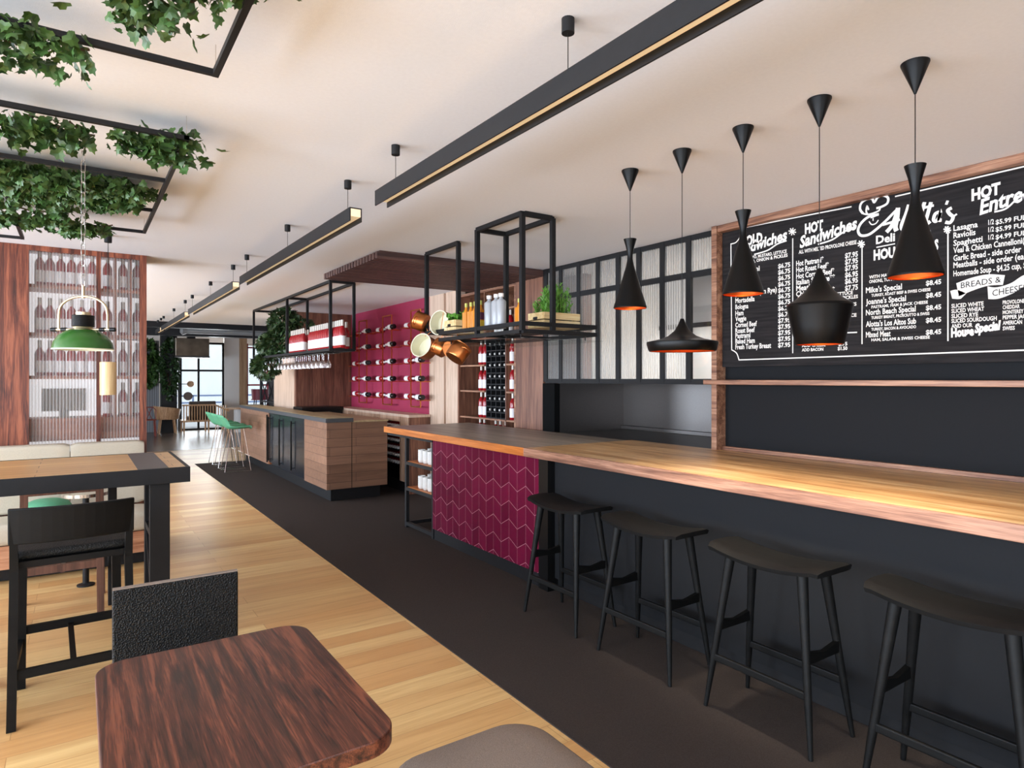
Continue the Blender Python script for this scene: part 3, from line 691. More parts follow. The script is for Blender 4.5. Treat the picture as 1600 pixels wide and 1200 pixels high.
# ================================================================== BOTTLE KINDS
def bottle_proto(name, label, cat, standing=True, bodymat=REDGLASS, s=1.0):
    b = MB().lathe([(0.0, 0.0), (0.034, 0.0), (0.038, 0.005), (0.038, 0.195), (0.034, 0.215), (0.018, 0.240), (0.0145, 0.255)], n=14)
    r = tag(b.build(name, bodymat, smooth=40, org=(0, 0, 0)), label, cat)
    MB().lathe([(0.0386, 0.03), (0.0386, 0.135)], n=14).build('label', LABELM, r, smooth=60)
    MB().lathe([(0.0155, 0.245), (0.0155, 0.318), (0.0, 0.32)], n=12).build('capsule', CAPM, r, smooth=50)
    return r
WINE = Proto(bottle_proto('wine_bottle', 'red wine bottle', 'wine bottle'))

# ================================================================== WINE WALL CABINET
XC = 4.1
YW0, YW1 = 5.42, 7.262
wc = thing('wine_cabinet', 'tall walnut wine cabinet with open shelves and a black bottle grid', 'wine cabinet', (4.3, 6.3, 0))
MB().box(4.08, 4.10, YW0, 5.93, 0.0, 2.685).build('front_panel', BROWNW, wc)
MB().box(4.08, 4.59, 5.93, 5.965, 0.0, 2.685).build('upright', TRIMW, wc)
MB().box(4.08, 4.59, YW1 - 0.03, YW1, 0.0, 2.685).build('upright', BROWNW, wc)
MB().box(4.56, 4.59, 5.97, YW1 - 0.03, 0.0, 2.685).build('back_panel', BROWNW, wc)
MB().box(4.09, 4.56, 5.97, YW1 - 0.03, 2.655, 2.685).build('top_panel', TRIMW, wc)
WZ = (0.80, 1.125, 1.455, 1.775, 2.10, 2.43)
GY0, GY1 = 6.20, 6.62
MB().box(4.10, 4.56, GY1 + 0.01, GY1 + 0.03, 2.13, 2.655).build('divider', TRIMW, wc)
MB().box(4.10, 4.56, 6.155, 6.175, 0.82, 2.10).build('divider', BROWNW, wc)
for z in WZ:
    if 1.2 < z < 2.0:
        MB().box(4.10, 4.56, GY1 + 0.02, YW1 - 0.03, z - 0.02, z).build('shelf', TRIMW, wc)
        MB().box(4.10, 4.56, 5.965, 6.155, z - 0.02, z).build('shelf', TRIMW, wc)
    elif z > 2.3:
        MB().box(4.10, 4.56, 5.965, GY1 + 0.01, z - 0.02, z).build('shelf', TRIMW, wc)
    else: MB().box(4.10, 4.56, 5.965, YW1 - 0.03, z - 0.02, z).build('shelf', TRIMW, wc)
def wput(x, y, z, lab): WINE.put((x, y, z + 0.001), random.uniform(0, 6), lab)
names = {0.80: 'worktop shelf', 1.125: 'first shelf', 1.455: 'second shelf', 1.775: 'third shelf', 2.10: 'upper shelf', 2.43: 'top shelf'}
for z in WZ[1:4]:
    for k, y in enumerate((6.80, 6.70)): wput(4.16, y, z, f"wine bottle beside the black grid, {names[z]} above the worktop, {('outer', 'inner')[k]} of two")
    wput(4.14, 6.075, z, f"single wine bottle between black grid and walnut panel, {names[z]} above the worktop")
for k, y in enumerate((6.86, 6.76, 6.50, 6.40, 6.28, 6.03)): wput(4.18, y, 0.80, f"wine bottle showing its neck above the smoked worktop, {nth(k + 1)} from the beige wall")
for k, y in enumerate((7.04, 6.72)): wput(4.2, y, 2.10, f"wine bottle on the upper cabinet shelf above the herb crate, {nth(k + 1)}")
for k, y in enumerate((6.50, 6.41, 6.33, 6.26, 6.21)): wput(4.2, y, 2.10, f"wine bottle behind the frosted bottles, upper cabinet shelf, {nth(k + 1)}")
wput(4.2, 6.03, 2.10, 'wine bottle on the upper cabinet shelf by the walnut panel')
for k, y in enumerate((6.03,)): wput(4.2, y, 2.43, 'wine bottle on the top shelf of the wine cabinet under the canopy')
# black bottle grid
gr = thing('bottle_grid', 'black steel bottle grid standing in the middle of the wine cabinet', 'bottle rack', (4.3, 6.41, 1.126))
GZ0, GZ1 = 1.127, 2.078
MB().box(4.44, 4.45, 6.18, GY1, GZ0, GZ1).build('back_panel', DARKHOLE, gr)
for i in range(5):
    y = 6.182 + (GY1 - 6.182 - 0.012) * i / 4; MB().box(4.115, 4.44, y, y + 0.012, GZ0, GZ1).build('upright', BLACK, gr)
for i in range(15):
    z = GZ0 + (GZ1 - GZ0 - 0.012) * i / 14; MB().box(4.117, 4.44, 6.182, GY1, z, z + 0.012).build('shelf', BLACK, gr)
b = MB().lathe([(0.0, 0.0), (0.022, 0.0), (0.022, 0.16), (0.0135, 0.19), (0.0135, 0.262), (0.0, 0.264)], n=10)
lb = tag(b.build('laid_bottle', plain('dark_bottle_glass', S(24, 20, 20), 0.2), smooth=40, org=(0, 0, 0)), 'dark bottle', 'wine bottle', 'dark bottles lying in the black bottle grid')
MB().lathe([(0.0145, 0.20), (0.0145, 0.266), (0.0, 0.267)], n=10).build('capsule', plain('silver_capsule', S(225, 222, 216), 0.25, 0.4), lb, smooth=50); LAID = Proto(lb)
for r in range(7):
    for c_ in range(4):
        y = 6.182 + (GY1 - 6.182 - 0.012) * (c_ + 0.5) / 4 + 0.012
        z = GZ0 + (GZ1 - GZ0 - 0.012) * (2 * r + 1) / 14 + 0.012 + 0.0225
        LAID.put((4.40, y, z), 0, f"dark bottle in the black grid, {nth(r + 1)} row up, {nth(4 - c_)} column from the beige wall", rot=(0, R(-90), 0))

# ================================================================== RASPBERRY WALL: COPPER RACKS
def wall_bottle(name, mat, l0, l1, label):
    b = MB().lathe([(0.0, 0.0), (0.034, 0.0), (0.038, 0.005), (0.038, 0.19), (0.034, 0.205), (0.018, 0.225), (0.0145, 0.235)], n=14)
    r = tag(b.build(name, mat, smooth=40, org=(0, 0, 0)), label, 'wine bottle')
    MB().lathe([(0.0386, l0), (0.0386, l1)], n=14).build('label', LABELM, r, smooth=60)
    MB().lathe([(0.0165, 0.228), (0.0165, 0.308), (0.0, 0.31)], n=12).build('capsule', LABELM, r, smooth=50); return r
WA = Proto(wall_bottle('wine_bottle', REDGLASS, 0.004, 0.125, 'red wine bottle')); WB = Proto(wall_bottle('wine_bottle', plain('black_bottle_glass', S(20, 14, 15), 0.2), 0.085, 0.185, 'dark wine bottle'))
for ri, (pl, pr_) in enumerate(((561, 573), (598, 612), (642, 657))):
    XR = 4.0
    yl, yr = atX(pl, 560, XR).y, atX(pr_, 560, XR).y; ym = (yl + yr) / 2
    zt = 2.585; zb = 1.20
    e = thing('copper_rack', ('narrow copper wall rack nearest the walnut corner of the raspberry wall', 'middle copper wall rack on the raspberry wall', 'copper wall rack behind the hanging copper pots')[ri], 'wall rack', (XR, ym, zb), 'copper bottle racks on the raspberry wall')
    for y in (yl, yr): MB().box(XR - 0.007, XR + 0.007, y - 0.009, y + 0.009, zb, zt).build('upright', COPPER, e)
    for z in (zb, zt): MB().box(XR - 0.0065, XR + 0.0065, yr, yl, z - 0.009, z + 0.009).build('rail', COPPER, e)
    for k in range(5):
        z = 2.395 - k * 0.263
        ya = atX(pl - 7.5, 560, 4.055).y; yb = atX(pr_ + 4, 560, 3.955).y
        for y in (ya - 0.07, ya - 0.17, yb + 0.06, yb + 0.16): MB().cyl((3.93, y, z - 0.045), (4.0995, y, z - 0.045), 0.006, n=8).build('bottle_peg', COPPER, e)
        WA.put((4.055, ya, z), 0, f"red wine bottle lying on the {('first', 'middle', 'third')[ri]} copper wall rack, {nth(k + 1)} level down", rot=(R(90), 0, 0))
        WB.put((3.955, yb, z), 0, f"dark based wine bottle lying on the {('first', 'middle', 'third')[ri]} copper wall rack, {nth(k + 1)} level down", rot=(R(-90), 0, 0))

# ================================================================== LOW WINE CREDENZA
XD = 3.77; ZD = 1.10
cr = thing('wine_credenza', 'long low oak wine credenza with slatted front under the raspberry wall', 'credenza', (3.93, 9.6, 0))
MB().box(XD, 4.095, 8.07, 11.2, ZD - 0.035, ZD).build('top', BEIGEW, cr)
MB().box(XD + 0.01, 4.095, 8.07, 8.10, 0.007, ZD - 0.035).build('end_panel', BROWNW, cr)
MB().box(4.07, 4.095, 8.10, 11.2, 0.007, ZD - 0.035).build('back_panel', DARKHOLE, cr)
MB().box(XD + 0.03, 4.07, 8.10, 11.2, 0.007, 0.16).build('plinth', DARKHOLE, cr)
bays = [tuple(atX(p, 650, XD).y for p in ab) for ab in ((624, 594), (579, 554), (543, 526))]
SLATL = wood('pale_oak_slats', S(168, 130, 106), S(190, 152, 126), S(204, 168, 142), 2, 1.0, 0.5)
edge = [8.10] + [v for ab in bays for v in ab] + [11.2]
for k in range(0, len(edge), 2):
    y0, y1 = edge[k], edge[k + 1]; n = int((y1 - y0) / 0.045)
    MB().box(XD + 0.02, XD + 0.03, y0, y1, 0.16, ZD - 0.036).build('slat_backing', BROWNW, cr)
    if k + 2 < len(edge): MB().box(XD + 0.002, XD + 0.03, edge[k + 1], edge[k + 2], ZD - 0.105, ZD - 0.036).build('header_rail', SLATL, cr)
    for i in range(n):
        y = y0 + (y1 - y0) * i / n; MB().box(XD, XD + 0.02, y + 0.006, y + 0.036, 0.16, ZD - 0.036).build('slat', SLATL, cr)
b = MB().lathe([(0.0, 0.0), (0.034, 0.0), (0.034, 0.16), (0.0145, 0.20), (0.0145, 0.22)], n=10)
rl = tag(b.build('laid_wine_bottle', REDGLASS, smooth=40, org=(0, 0, 0)), 'wine bottle', 'wine bottle', 'wine bottles lying in the credenza')
MB().lathe([(0.0165, 0.205), (0.0165, 0.29), (0.0, 0.292)], n=10).build('capsule', LABELM, rl, smooth=50); RL = Proto(rl)
for bi, (y0, y1) in enumerate(bays):
    rows = 6 if bi == 0 else 2
    for r in range(rows):
        z0 = 0.93 - r * 0.105
        MB().box(XD + 0.04, 4.07, y0, y1, z0 - 0.048, z0 - 0.036).build('bottle_shelf', BLACK, cr)
        for c_ in range(8):
            RL.put((4.05, y0 + 0.05 + c_ * (y1 - y0 - 0.1) / 7, z0 - 0.0005), 0, f"wine bottle lying in the credenza's {('near', 'middle', 'far')[bi]} bay, {nth(r + 1)} row, {nth(8 - c_)} from the walnut", rot=(0, R(-90), 0))

# ================================================================== ISLAND BAR
isl = thing('island_bar', 'walnut clad island bar with black edged top and black plinth', 'island bar', (2.95, 10.7, 0))
XI = 2.64
MB().box(XI, 2.97, 8.12, 9.10, 0.17, 1.035).build('cladding_panel', CLAD, isl)
MB().box(XI, 2.97, 11.15, 13.36, 0.17, 1.035).build('cladding_panel', CLAD, isl)
MB().box(2.98, 3.47, 8.12, 8.16, 0.17, 1.03).build('end_panel', CLAD, isl)
MB().box(XI + 0.10, 2.97, 9.102, 11.148, 0.17, 1.035).build('carcass', BLACK, isl)
MB().box(2.97, 2.98, 8.13, 13.3, 0.17, 1.03).build('carcass', BLACK, isl)
MB().box(XI - 0.02, 2.99, 8.10, 13.38, 1.036, 1.088).build('top_frame', plain('zinc_edge', S(82, 84, 88), 0.45, 0.3), isl, bev=0.003)
MB().box(XI + 0.005, 2.975, 8.115, 13.36, 1.0885, 1.0925).build('top_inlay', wood('pale_olive_oak', S(150, 132, 98), S(172, 152, 114), S(188, 168, 130), 1), isl)
MB().box(2.992, 3.48, 8.11, 10.60, 1.03, 1.05).build('work_surface', wood('pale_olive_oak_b', S(150, 132, 98), S(172, 152, 114), S(188, 168, 130), 1), isl)
MB().box(XI + 0.08, 3.40, 8.20, 10.5, 0.007, 0.169).box(XI + 0.08, 2.96, 10.5, 13.3, 0.007, 0.169).build('plinth', BLACK, isl)
for i in range(3):
    y0, y1 = 9.11 + i * 0.68, 9.11 + (i + 1) * 0.68 - 0.012
    dr = MB().box(XI + 0.012, XI + 0.10, y0, y1, 0.18, 1.03).build('door', plain('smoked_black_glass', S(34, 37, 42), 0.18), isl, bev=0.004)
    MB().bar((XI - 0.02, y1 - 0.07, 0.24), (XI - 0.02, y1 - 0.07, 0.97), 0.018).bar((XI - 0.02, y1 - 0.07, 0.27), (XI + 0.02, y1 - 0.07, 0.27), 0.014).bar((XI - 0.02, y1 - 0.07, 0.94), (XI + 0.02, y1 - 0.07, 0.94), 0.014).build('handle', BLACKGLOSS, dr)
MB().bar((XI - 0.012, 11.20, 0.20), (XI - 0.012, 11.20, 1.0), 0.02).build('handle', BLACKGLOSS, isl)
MB().box(XI - 0.004, XI + 0.011, 11.02, 11.148, 0.18, 0.21).build('bracket', COPPER, isl)
bk = thing('back_counter', 'black back counter against the walnut wall behind the island bar', 'counter', (3.4, 10.95, 0))
MB().box(3.10, 3.76, 10.72, 11.2, 0.007, 1.07).build('carcass', DARKHOLE, bk)
MB().box(3.06, 3.765, 10.68, 11.2, 1.071, 1.125).build('worktop', BLACKGLOSS, bk, bev=0.004)

# ================================================================== HANGING FRAMES
T = 0.032
def seg(e, p, q, name='rail', t=T, mat=BLACK): MB().bar(p, q, t).build(name, mat, e)
hf = thing('hanging_bar_rack', 'long black steel rack hung over the island with bottles, glasses and ivy', 'hanging rack', (2.58, 9.35, 1.93))
X0, X1, ZB, ZTOP = 2.446, 2.73, 1.945, CEIL - 0.017
for y in (7.385, 9.26, 11.33):
    for x in (X0, X1): seg(hf, (x, y, ZB), (x, y, ZTOP), 'post')
    for z in (ZB, ZTOP): seg(hf, (X0 + T / 2, y, z), (X1 - T / 2, y, z))
for x in (X0, X1):
    for z in (ZB, ZTOP): seg(hf, (x, 7.385, z), (x, 11.33, z), t=T * 0.98)
MB().box(X0 + T / 2, X1 - T / 2, 7.40, 11.31, ZB + 0.002, ZB + 0.012).build('shelf', SHELFGL, hf)
for x in (2.52, 2.60, 2.68): MB().box(x - 0.005, x + 0.005, 7.75, 10.95, ZB - 0.03, ZB - 0.022).build('glass_rail', CHROME, hf)
for y in (8.0, 9.3, 10.8): MB().box(2.51, 2.69, y, y + 0.02, ZB - 0.0215, ZB + 0.001).build('glass_rail_bracket', BLACK, hf)
YB = lambda px: atX(px, 530, 2.50).y
k = 0
def frow(pa, pb, n, what, x=2.50):
    ya, yb = atX(pa, 530, x).y, atX(pb, 530, x).y
    for i in range(n):
        WINE.put((x, ya + (yb - ya) * i / max(1, n - 1), ZB + 0.0125), 0, f"wine bottle on the island rack, {what}, {nth(i + 1)} from the ivy")
frow(456, 475, 8, 'first cluster'); frow(486, 512, 10, 'middle cluster'); frow(517, 535, 7, 'end cluster')
frow(478, 482, 2, 'set back between two clusters', 2.62); frow(534, 541, 2, 'set back at the open end', 2.64)
gl = MB().lathe([(0.032, 0.0), (0.032, -0.003), (0.004, -0.008), (0.0035, -0.085), (0.02, -0.10), (0.034, -0.135), (0.030, -0.185), (0.0285, -0.185), (0.0325, -0.135), (0.0, -0.10)], n=14)
g0 = tag(gl.build('wine_glass', WINEGL, smooth=40, org=(0, 0, 0)), 'stem glass', 'wine glass', 'stem glasses hung upside down under the island rack'); GL = Proto(g0)
for r, x in enumerate((2.56, 2.64)):
    for i in range(15): GL.put((x, 8.05 + i * 0.19, ZB - 0.018), 0, f"stem glass hung under the island rack, {('outer', 'inner')[r]} row, {nth(15 - i)} from the ivy end")

# ---- rack over the counter, with the bottle tray
hr = thing('hanging_tray_rack', 'black steel tray rack hung from the ceiling above the smoked counter', 'hanging rack', (2.8, 4.2, 1.92))
tx0, tx1, ty0, ty1 = 2.535, 3.21, 3.605, 4.83
for x in (tx0, 2.80):
    for y in (ty0, 4.205):
        seg(hr, (x, y, 1.935), (x, y, ZTOP), 'post')
for x in (tx0, 2.80): seg(hr, (x, ty0, ZTOP), (x, 4.205, ZTOP), t=T * 0.98)
for y in (ty0, 4.205): seg(hr, (tx0 + T / 2, y, ZTOP), (2.80 - T / 2, y, ZTOP))
for z in (1.93, 1.985):
    for y in (ty0, ty1): seg(hr, (tx0, y, z), (tx1, y, z), t=T * 0.9)
    for x in (tx0, tx1): seg(hr, (x, ty0 + T / 2, z), (x, ty1 - T / 2, z), t=T * 0.88)
seg(hr, (2.80, 4.205, 1.935), (tx1, 4.205, 1.935), t=T * 0.8)
TZ = 1.975
MB().box(tx0 + 0.014, tx1 - 0.014, ty0 + 0.014, ty1 - 0.014, TZ - 0.012, TZ).build('glass_shelf', SHELFGL, hr)
MB().box(tx0 + 0.02, tx1 + 0.12, ty0 + 0.05, ty1, 1.885, 1.891).build('glass_shelf', SHELFGL, hr)
for x in (tx0 + 0.06, tx1 - 0.02):
    for y in (ty0 + 0.1, ty1 - 0.1): MB().cyl((x, y, 1.891), (x, y, 1.918), 0.005, n=8).build('spacer', BLACK, hr)
pk = thing('pot_rack', 'black steel ceiling bracket that carries the copper pots', 'pot rack', (2.64, 5.0, 2.0))
for y in (4.69, 5.28): seg(pk, (2.642, y, 2.02), (2.642, y, ZTOP), 'post')
seg(pk, (2.642, 4.69, ZTOP), (2.642, 5.28, ZTOP), t=T * 0.98); seg(pk, (2.642, 4.69, 2.02), (2.642, 5.28, 2.02), t=T * 0.98)
seg(pk, (2.642, 5.28, 2.02), (2.95, 5.28, 2.02), t=T * 0.96)

# crates, herbs, spirits on the tray
def crate(name_label, loc, rz, lx, ly, hz):
    e = thing('wooden_crate', name_label, 'crate', (0, 0, 0), 'pine crates on the tray rack')
    for k in range(2):
        z0, z1 = 0.004 + k * hz / 2, (k + 1) * hz / 2 - 0.003
        for s in (-1, 1):
            MB().box(-lx / 2, lx / 2, s * ly / 2 - 0.006, s * ly / 2 + 0.006, z0, z1).build('board', PINE, e, bev=0.002)
            MB().box(s * lx / 2 - 0.006, s * lx / 2 + 0.006, -ly / 2 + 0.006, ly / 2 - 0.006, z0, z1).build('board', PINE, e, bev=0.002)
    MB().box(-lx / 2, lx / 2, -ly / 2, ly / 2, 0.0, 0.004).build('base', PINE, e)
    for s in (-1, 1): MB().prism(rrect(-0.028, 0.028, -0.010, 0.010, 0.0099), -0.0006, 0.0006, Matrix.Translation((s * (lx / 2 + 0.0064), 0, hz * 0.62)) @ Matrix(((0, 0, 1, 0), (1, 0, 0, 0), (0, 1, 0, 0), (0, 0, 0, 1)))).build('hand_hole', DARKHOLE, e)
    for s in (-1,): MB().prism(rrect(-0.028, 0.028, -0.010, 0.010, 0.0099), -0.0006, 0.0006, Matrix.Translation((0, -(ly / 2 + 0.0064), hz * 0.62)) @ Matrix(((1, 0, 0, 0), (0, 0, 1, 0), (0, 1, 0, 0), (0, 0, 0, 1)))).build('hand_hole', DARKHOLE, e) if rz == 99 else None
    e.location = loc; e.rotation_euler = (0, 0, rz); return e
def leafclump(m, n, fn, size, shape, up=0.4):
    for _ in range(n):
        p, d = fn(); s = size * random.uniform(0.6, 1.25)
        d = (Vector(d) + Vector((random.gauss(0, .35), random.gauss(0, .35), random.gauss(0, .35)))).normalized()
        a = d.cross(Vector((random.gauss(0, 1), random.gauss(0, 1), random.gauss(0, 1)))).normalized(); b = a.cross(d)
        v = [p + (a * x + d * y + b * z) * s for x, y, z in shape]; m.add(v, [(0, 1, 2), (0, 2, 3), (0, 3, 4), (0, 4, 5)] if len(shape) == 6 else ([(0, i, i + 1) for i in range(1, len(shape) - 1)] + [(0, len(shape) - 1, 1)]))
BLADE = [(0, 0, 0), (0.10, 0.25, 0.03), (0.11, 0.6, 0.06), (0, 1.0, 0.02), (-0.11, 0.6, 0.06), (-0.10, 0.25, 0.03)]
IVY = [(0, 0.30, 0.12), (0.0, 0.0, 0), (0.28, -0.10, -0.05), (0.52, 0.12, -0.02), (0.34, 0.36, 0.02), (0.36, 0.62, -0.03), (0.14, 0.66, 0.03), (0, 1.0, -0.04), (-0.14, 0.66, 0.03), (-0.36, 0.62, -0.03), (-0.34, 0.36, 0.02), (-0.52, 0.12, -0.02), (-0.28, -0.10, -0.05)]
crate('pine crate of rosemary at the kitchen end of the tray rack', (2.965, 3.80, TZ + 0.001), 0, 0.34, 0.19, 0.115)
crate('pine crate of leafy herbs beside the copper pots on the tray rack', (2.70, 4.70, TZ + 0.001), R(0), 0.27, 0.19, 0.115)
def herb(label, c, sx, sy, h, n, kind):
    e = thing('herb_plant', label, 'herb plant', (c[0], c[1], c[2]), 'herbs in pine crates')
    m = MB(); sm = MB()
    MB().box(c[0] - sx, c[0] + sx, c[1] - sy, c[1] + sy, c[2], c[2] + 0.075).build('soil', plain('potting_soil', S(50, 38, 30), 0.95), e)
    for i in range(n):
        x, y = c[0] + random.uniform(-sx, sx), c[1] + random.uniform(-sy, sy); hh = h * random.uniform(0.6, 1.0) * (1 - 0.5 * abs((x - c[0]) / sx) ** 2)
        p0 = Vector((x, y, c[2] + 0.07)); p1 = p0 + Vector((random.gauss(0, .02), random.gauss(0, .02), hh)); sm.bar(p0, p1, 0.003)
        if kind == 0: leafclump(m, 26, lambda: (p0.lerp(p1, random.uniform(0.1, 1)), (random.gauss(0, .4), random.gauss(0, .4), 0.9)), 0.04, BLADE)
        else: leafclump(m, 9, lambda: (p0.lerp(p1, random.uniform(0.3, 1)), (random.gauss(0, 1), random.gauss(0, 1), 0.3)), 0.05, IVY)
    stuff(m.build('leaves', HERB, e)); sm.build('stems', plain('herb_stem', S(96, 130, 60), 0.6), e)
herb('tall rosemary growing in the pine crate by the kitchen glazing', (2.95, 3.80, TZ + 0.006), 0.125, 0.075, 0.27, 60, 0)
herb('low leafy herbs in the pine crate beside the amber bottles', (2.70, 4.70, TZ + 0.006), 0.12, 0.08, 0.12, 34, 1)
def spirit(name, label, group, w, h, mat, capmat, lab=None):
    b = MB().prism(rrect(-w, w, -w * 0.8, w * 0.8, w * 0.35), 0, h * 0.68)
    b.lathe([(w * 0.72, h * 0.68), (w * 0.5, h * 0.76), (w * 0.36, h * 0.80), (w * 0.36, h * 0.90)], n=14)
    r = tag(b.build(name, mat, smooth=35, org=(0, 0, 0)), label, 'bottle', group)
    MB().lathe([(w * 0.42, h * 0.86), (w * 0.42, h), (0, h)], n=12).build('cap', capmat, r, smooth=40)
    if lab:
        MB().prism(rrect(-w * 1.01, w * 1.01, -w * 0.815, w * 0.815, w * 0.35), h * 0.10, h * 0.33).build('label', lab[0], r); MB().prism(rrect(-w * 1.01, w * 1.01, -w * 0.815, w * 0.815, w * 0.35), h * 0.36, h * 0.60).build('label', lab[1], r)
    return r
wk = Proto(spirit('whisky_bottle', 'amber bottle', 'amber bottles on the tray rack', 0.030, 0.235, AMBER, LIMEC))
yt = lambda px: atX(px, 500, 2.60).y
for i, px in enumerate((728.5, 736, 742.5)): wk.put((2.60, yt(px), TZ + 0.001), R(90), f"plain amber bottle with lime foil cap on the tray rack, {nth(i + 1)} from the crate")
Proto(spirit('whisky_bottle', 'amber', 'amber bottles on the tray rack', 0.031, 0.235, AMBER, LIMEC, (YELLOWL, PURPL))).put((2.60, yt(751), TZ + 0.001), R(90), 'amber bottle with purple and yellow labels on the tray rack')
Proto(spirit('whisky_bottle', 'amber', 'amber bottles on the tray rack', 0.031, 0.20, AMBER, LIMEC)).put((2.62, yt(808), TZ + 0.001), R(90), 'short amber bottle half hidden behind the front post of the tray rack')
gb = MB().lathe([(0.0, 0.0), (0.036, 0.0), (0.038, 0.004), (0.039, 0.20), (0.034, 0.212), (0.018, 0.222), (0.014, 0.23), (0.014, 0.25)], n=18)
g1 = tag(gb.build('frosted_bottle', GREYGL, smooth=40, org=(0, 0, 0)), 'frosted bottle', 'bottle', 'frosted grey bottles on the tray rack')
MB().lathe([(0.020, 0.238), (0.020, 0.264), (0.0, 0.264)], n=12).build('cap', LABELM, g1, smooth=40); FB = Proto(g1)
for i, px in enumerate((761, 772, 779.5)): FB.put((2.62, yt(px), TZ + 0.001), 0, f"frosted grey bottle with white cap on the tray rack, {nth(i + 1)} from the amber bottles")

# copper pots, hung from the pot rack
def pot(label, c, r, h, axis, hang):
    e = thing('copper_pot', label, 'pot', (0, 0, 0), 'copper pots hung from the bracket')
    MB().lathe([(0.0, 0.0), (r * 0.93, 0.0), (r, r * 0.10), (r, h), (r * 1.05, h + 0.004)], n=32).build('body', COPPER, e, smooth=40)
    MB().lathe([(r * 1.05, h + 0.0045), (r * 0.975, h + 0.0035), (r * 0.965, r * 0.12), (r * 0.9, 0.006), (0.0, 0.006)], n=32).build('lining', CREAM, e, smooth=40)
    for s in (-1, 1):
        MB().tube([(s * r, -0.035, h * 0.72), (s * (r + 0.028), -0.028, h * 0.74), (s * (r + 0.034), 0, h * 0.75), (s * (r + 0.028), 0.028, h * 0.74), (s * r, 0.035, h * 0.72)], 0.0055, 8).build('handle', COPPER, e, smooth=60)
    q = Vector(axis).to_track_quat('Z', 'Y'); e.rotation_euler = q.to_euler(); off = q @ Vector((0, 0, h / 2)); e.location = Vector(c) - off
    top = Vector(c) + Vector((0, 0, r * 0.97))
    MB_ = MB().tube([top + Vector((0, 0, -0.004)), (top + Vector(hang)) / 2 + Vector((0, 0, 0.004)), Vector(hang) + Vector((0, 0, 0.016)), Vector(hang) + Vector((0.018, 0, 0.012))], 0.0032, 6)
    hk = tag(MB_.build('pot_hook', COPPER), 'copper hook holding the ' + label.split(',')[0], 'hook')
rt = (CS, -SN, 0); fw = (SN, CS, 0)
def view(a, b_, z): return tuple(a * rt[i] + b_ * fw[i] + (0, 0, z)[i] for i in range(3))
pot('copper pot seen side on, uppermost at the raspberry wall', (2.60, 5.30, 2.12), 0.085, 0.105, view(-0.9, 0.25, 0.35), (2.642, 5.26, 2.02))
pot('cream lined copper pot beside the herb crate', (2.66, 4.99, 2.085), 0.105, 0.11, view(-0.55, -0.75, 0.1), (2.642, 5.0, 2.02))
pot('large cream lined copper pot hanging lowest by the raspberry wall', (2.58, 5.19, 1.885), 0.105, 0.12, view(-0.45, -0.8, 0.25), (2.642, 5.16, 2.02))
pot('small copper pot with a bright rim hanging in the middle', (2.62, 4.97, 1.87), 0.072, 0.10, view(-0.85, 0.3, 0.45), (2.642, 4.92, 2.02))
pot('copper pot hanging with its base turned to the room', (2.66, 4.82, 1.86), 0.075, 0.10, view(0.6, 0.75, 0.2), (2.642, 4.82, 2.02))
pot('tilted copper pot hanging lowest beside the wine cabinet', (2.60, 4.62, 1.815), 0.085, 0.125, view(0.5, 0.35, 0.75), (2.642, 4.72, 2.02))

# ================================================================== DISPLAY WALL (glazed bottle cabinet) AND BENCH
YD = 6.91
xd = lambda px: atY(px, 500, YD).x
dw = thing('display_partition', 'reddish teak partition with fluted glass panes in front of white backed bottle shelves', 'partition', (0, YD, 0))
MB().box(-3.0, xd(45), YD, YD + 0.06, 0, CEIL - 0.001).build('solid_panel', REDW, dw)
px0, px1, px2, px3 = xd(45), xd(150.5), xd(157.5), xd(229)
for a, c in ((px1, px2), (px3 - 0.055, px3)): MB().box(a, c, YD - 0.006, YD + 0.06, 0, CEIL - 0.001).build('frame_post', REDW, dw)
for a, c in ((px0, px1), (px2, px3 - 0.055)):
    MB().box(a, c, YD, YD + 0.06, CEIL - 0.045, CEIL - 0.001).build('frame_rail', REDW, dw)
    MB().box(a, c, YD, YD + 0.06, 0, 0.95).build('lower_panel', REDW, dw)
    b = MB(); n = int((c - a) / 0.006); vs = []
    for i in range(n + 1):
        x = a + (c - a) * i / n; y = YD + 0.03 + 0.003 * math.sin(x * 2 * PI / 0.024); vs += [(x, y, 0.95), (x, y, CEIL - 0.045)]
    b.add(vs, [(2 * i, 2 * i + 2, 2 * i + 3, 2 * i + 1) for i in range(n)]).build('fluted_pane', FLUTEX, dw)
ds = thing('display_shelving', 'shelving full of bottles with a glowing white back, behind the fluted glass partition', 'shelving', (0.1, 7.2, 0))
YB0, YB1 = 7.02, 7.40
GLOWBACK = emit('glowing_white_panel', S(236, 238, 242), 0.75)  # white panel glows by itself in place of light falling on it
MB().box(px0 - 0.2, px3, YB1, YB1 + 0.02, 0, CEIL - 0.001).build('back_panel', GLOWBACK, ds)
MB().box(px3 - 0.03, px3, YD + 0.061, YB1, 0, CEIL - 0.001).build('side_panel', REDW, ds)
MB().box(px0 - 0.2, px0 - 0.17, YD + 0.061, YB1, 0, CEIL - 0.001).build('side_panel', REDW, ds)
DZ = [atY(46, p, YB0).z for p in (443, 519, 587, 655)]
xs_div = [atY(p, 500, YB0).x for p in (181, 205)]
RSH = wood('reddish_shelf', S(120, 66, 48), S(158, 96, 72), S(184, 122, 96), 0, 1, 0.5)
for z in DZ: MB().box(px0 - 0.17, px3 - 0.03, YB0, YB1, z - 0.03, z).build('shelf', RSH, ds)
MB().box(px0 - 0.17, px3 - 0.03, YB0, YB1, DZ[3] - 0.20, DZ[3] - 0.031).build('counter_front', RSH, ds)
for x in xs_div: MB().box(x - 0.008, x + 0.008, YB0 + 0.005, YB1, DZ[3], CEIL - 0.01).build('divider', RSH, ds)
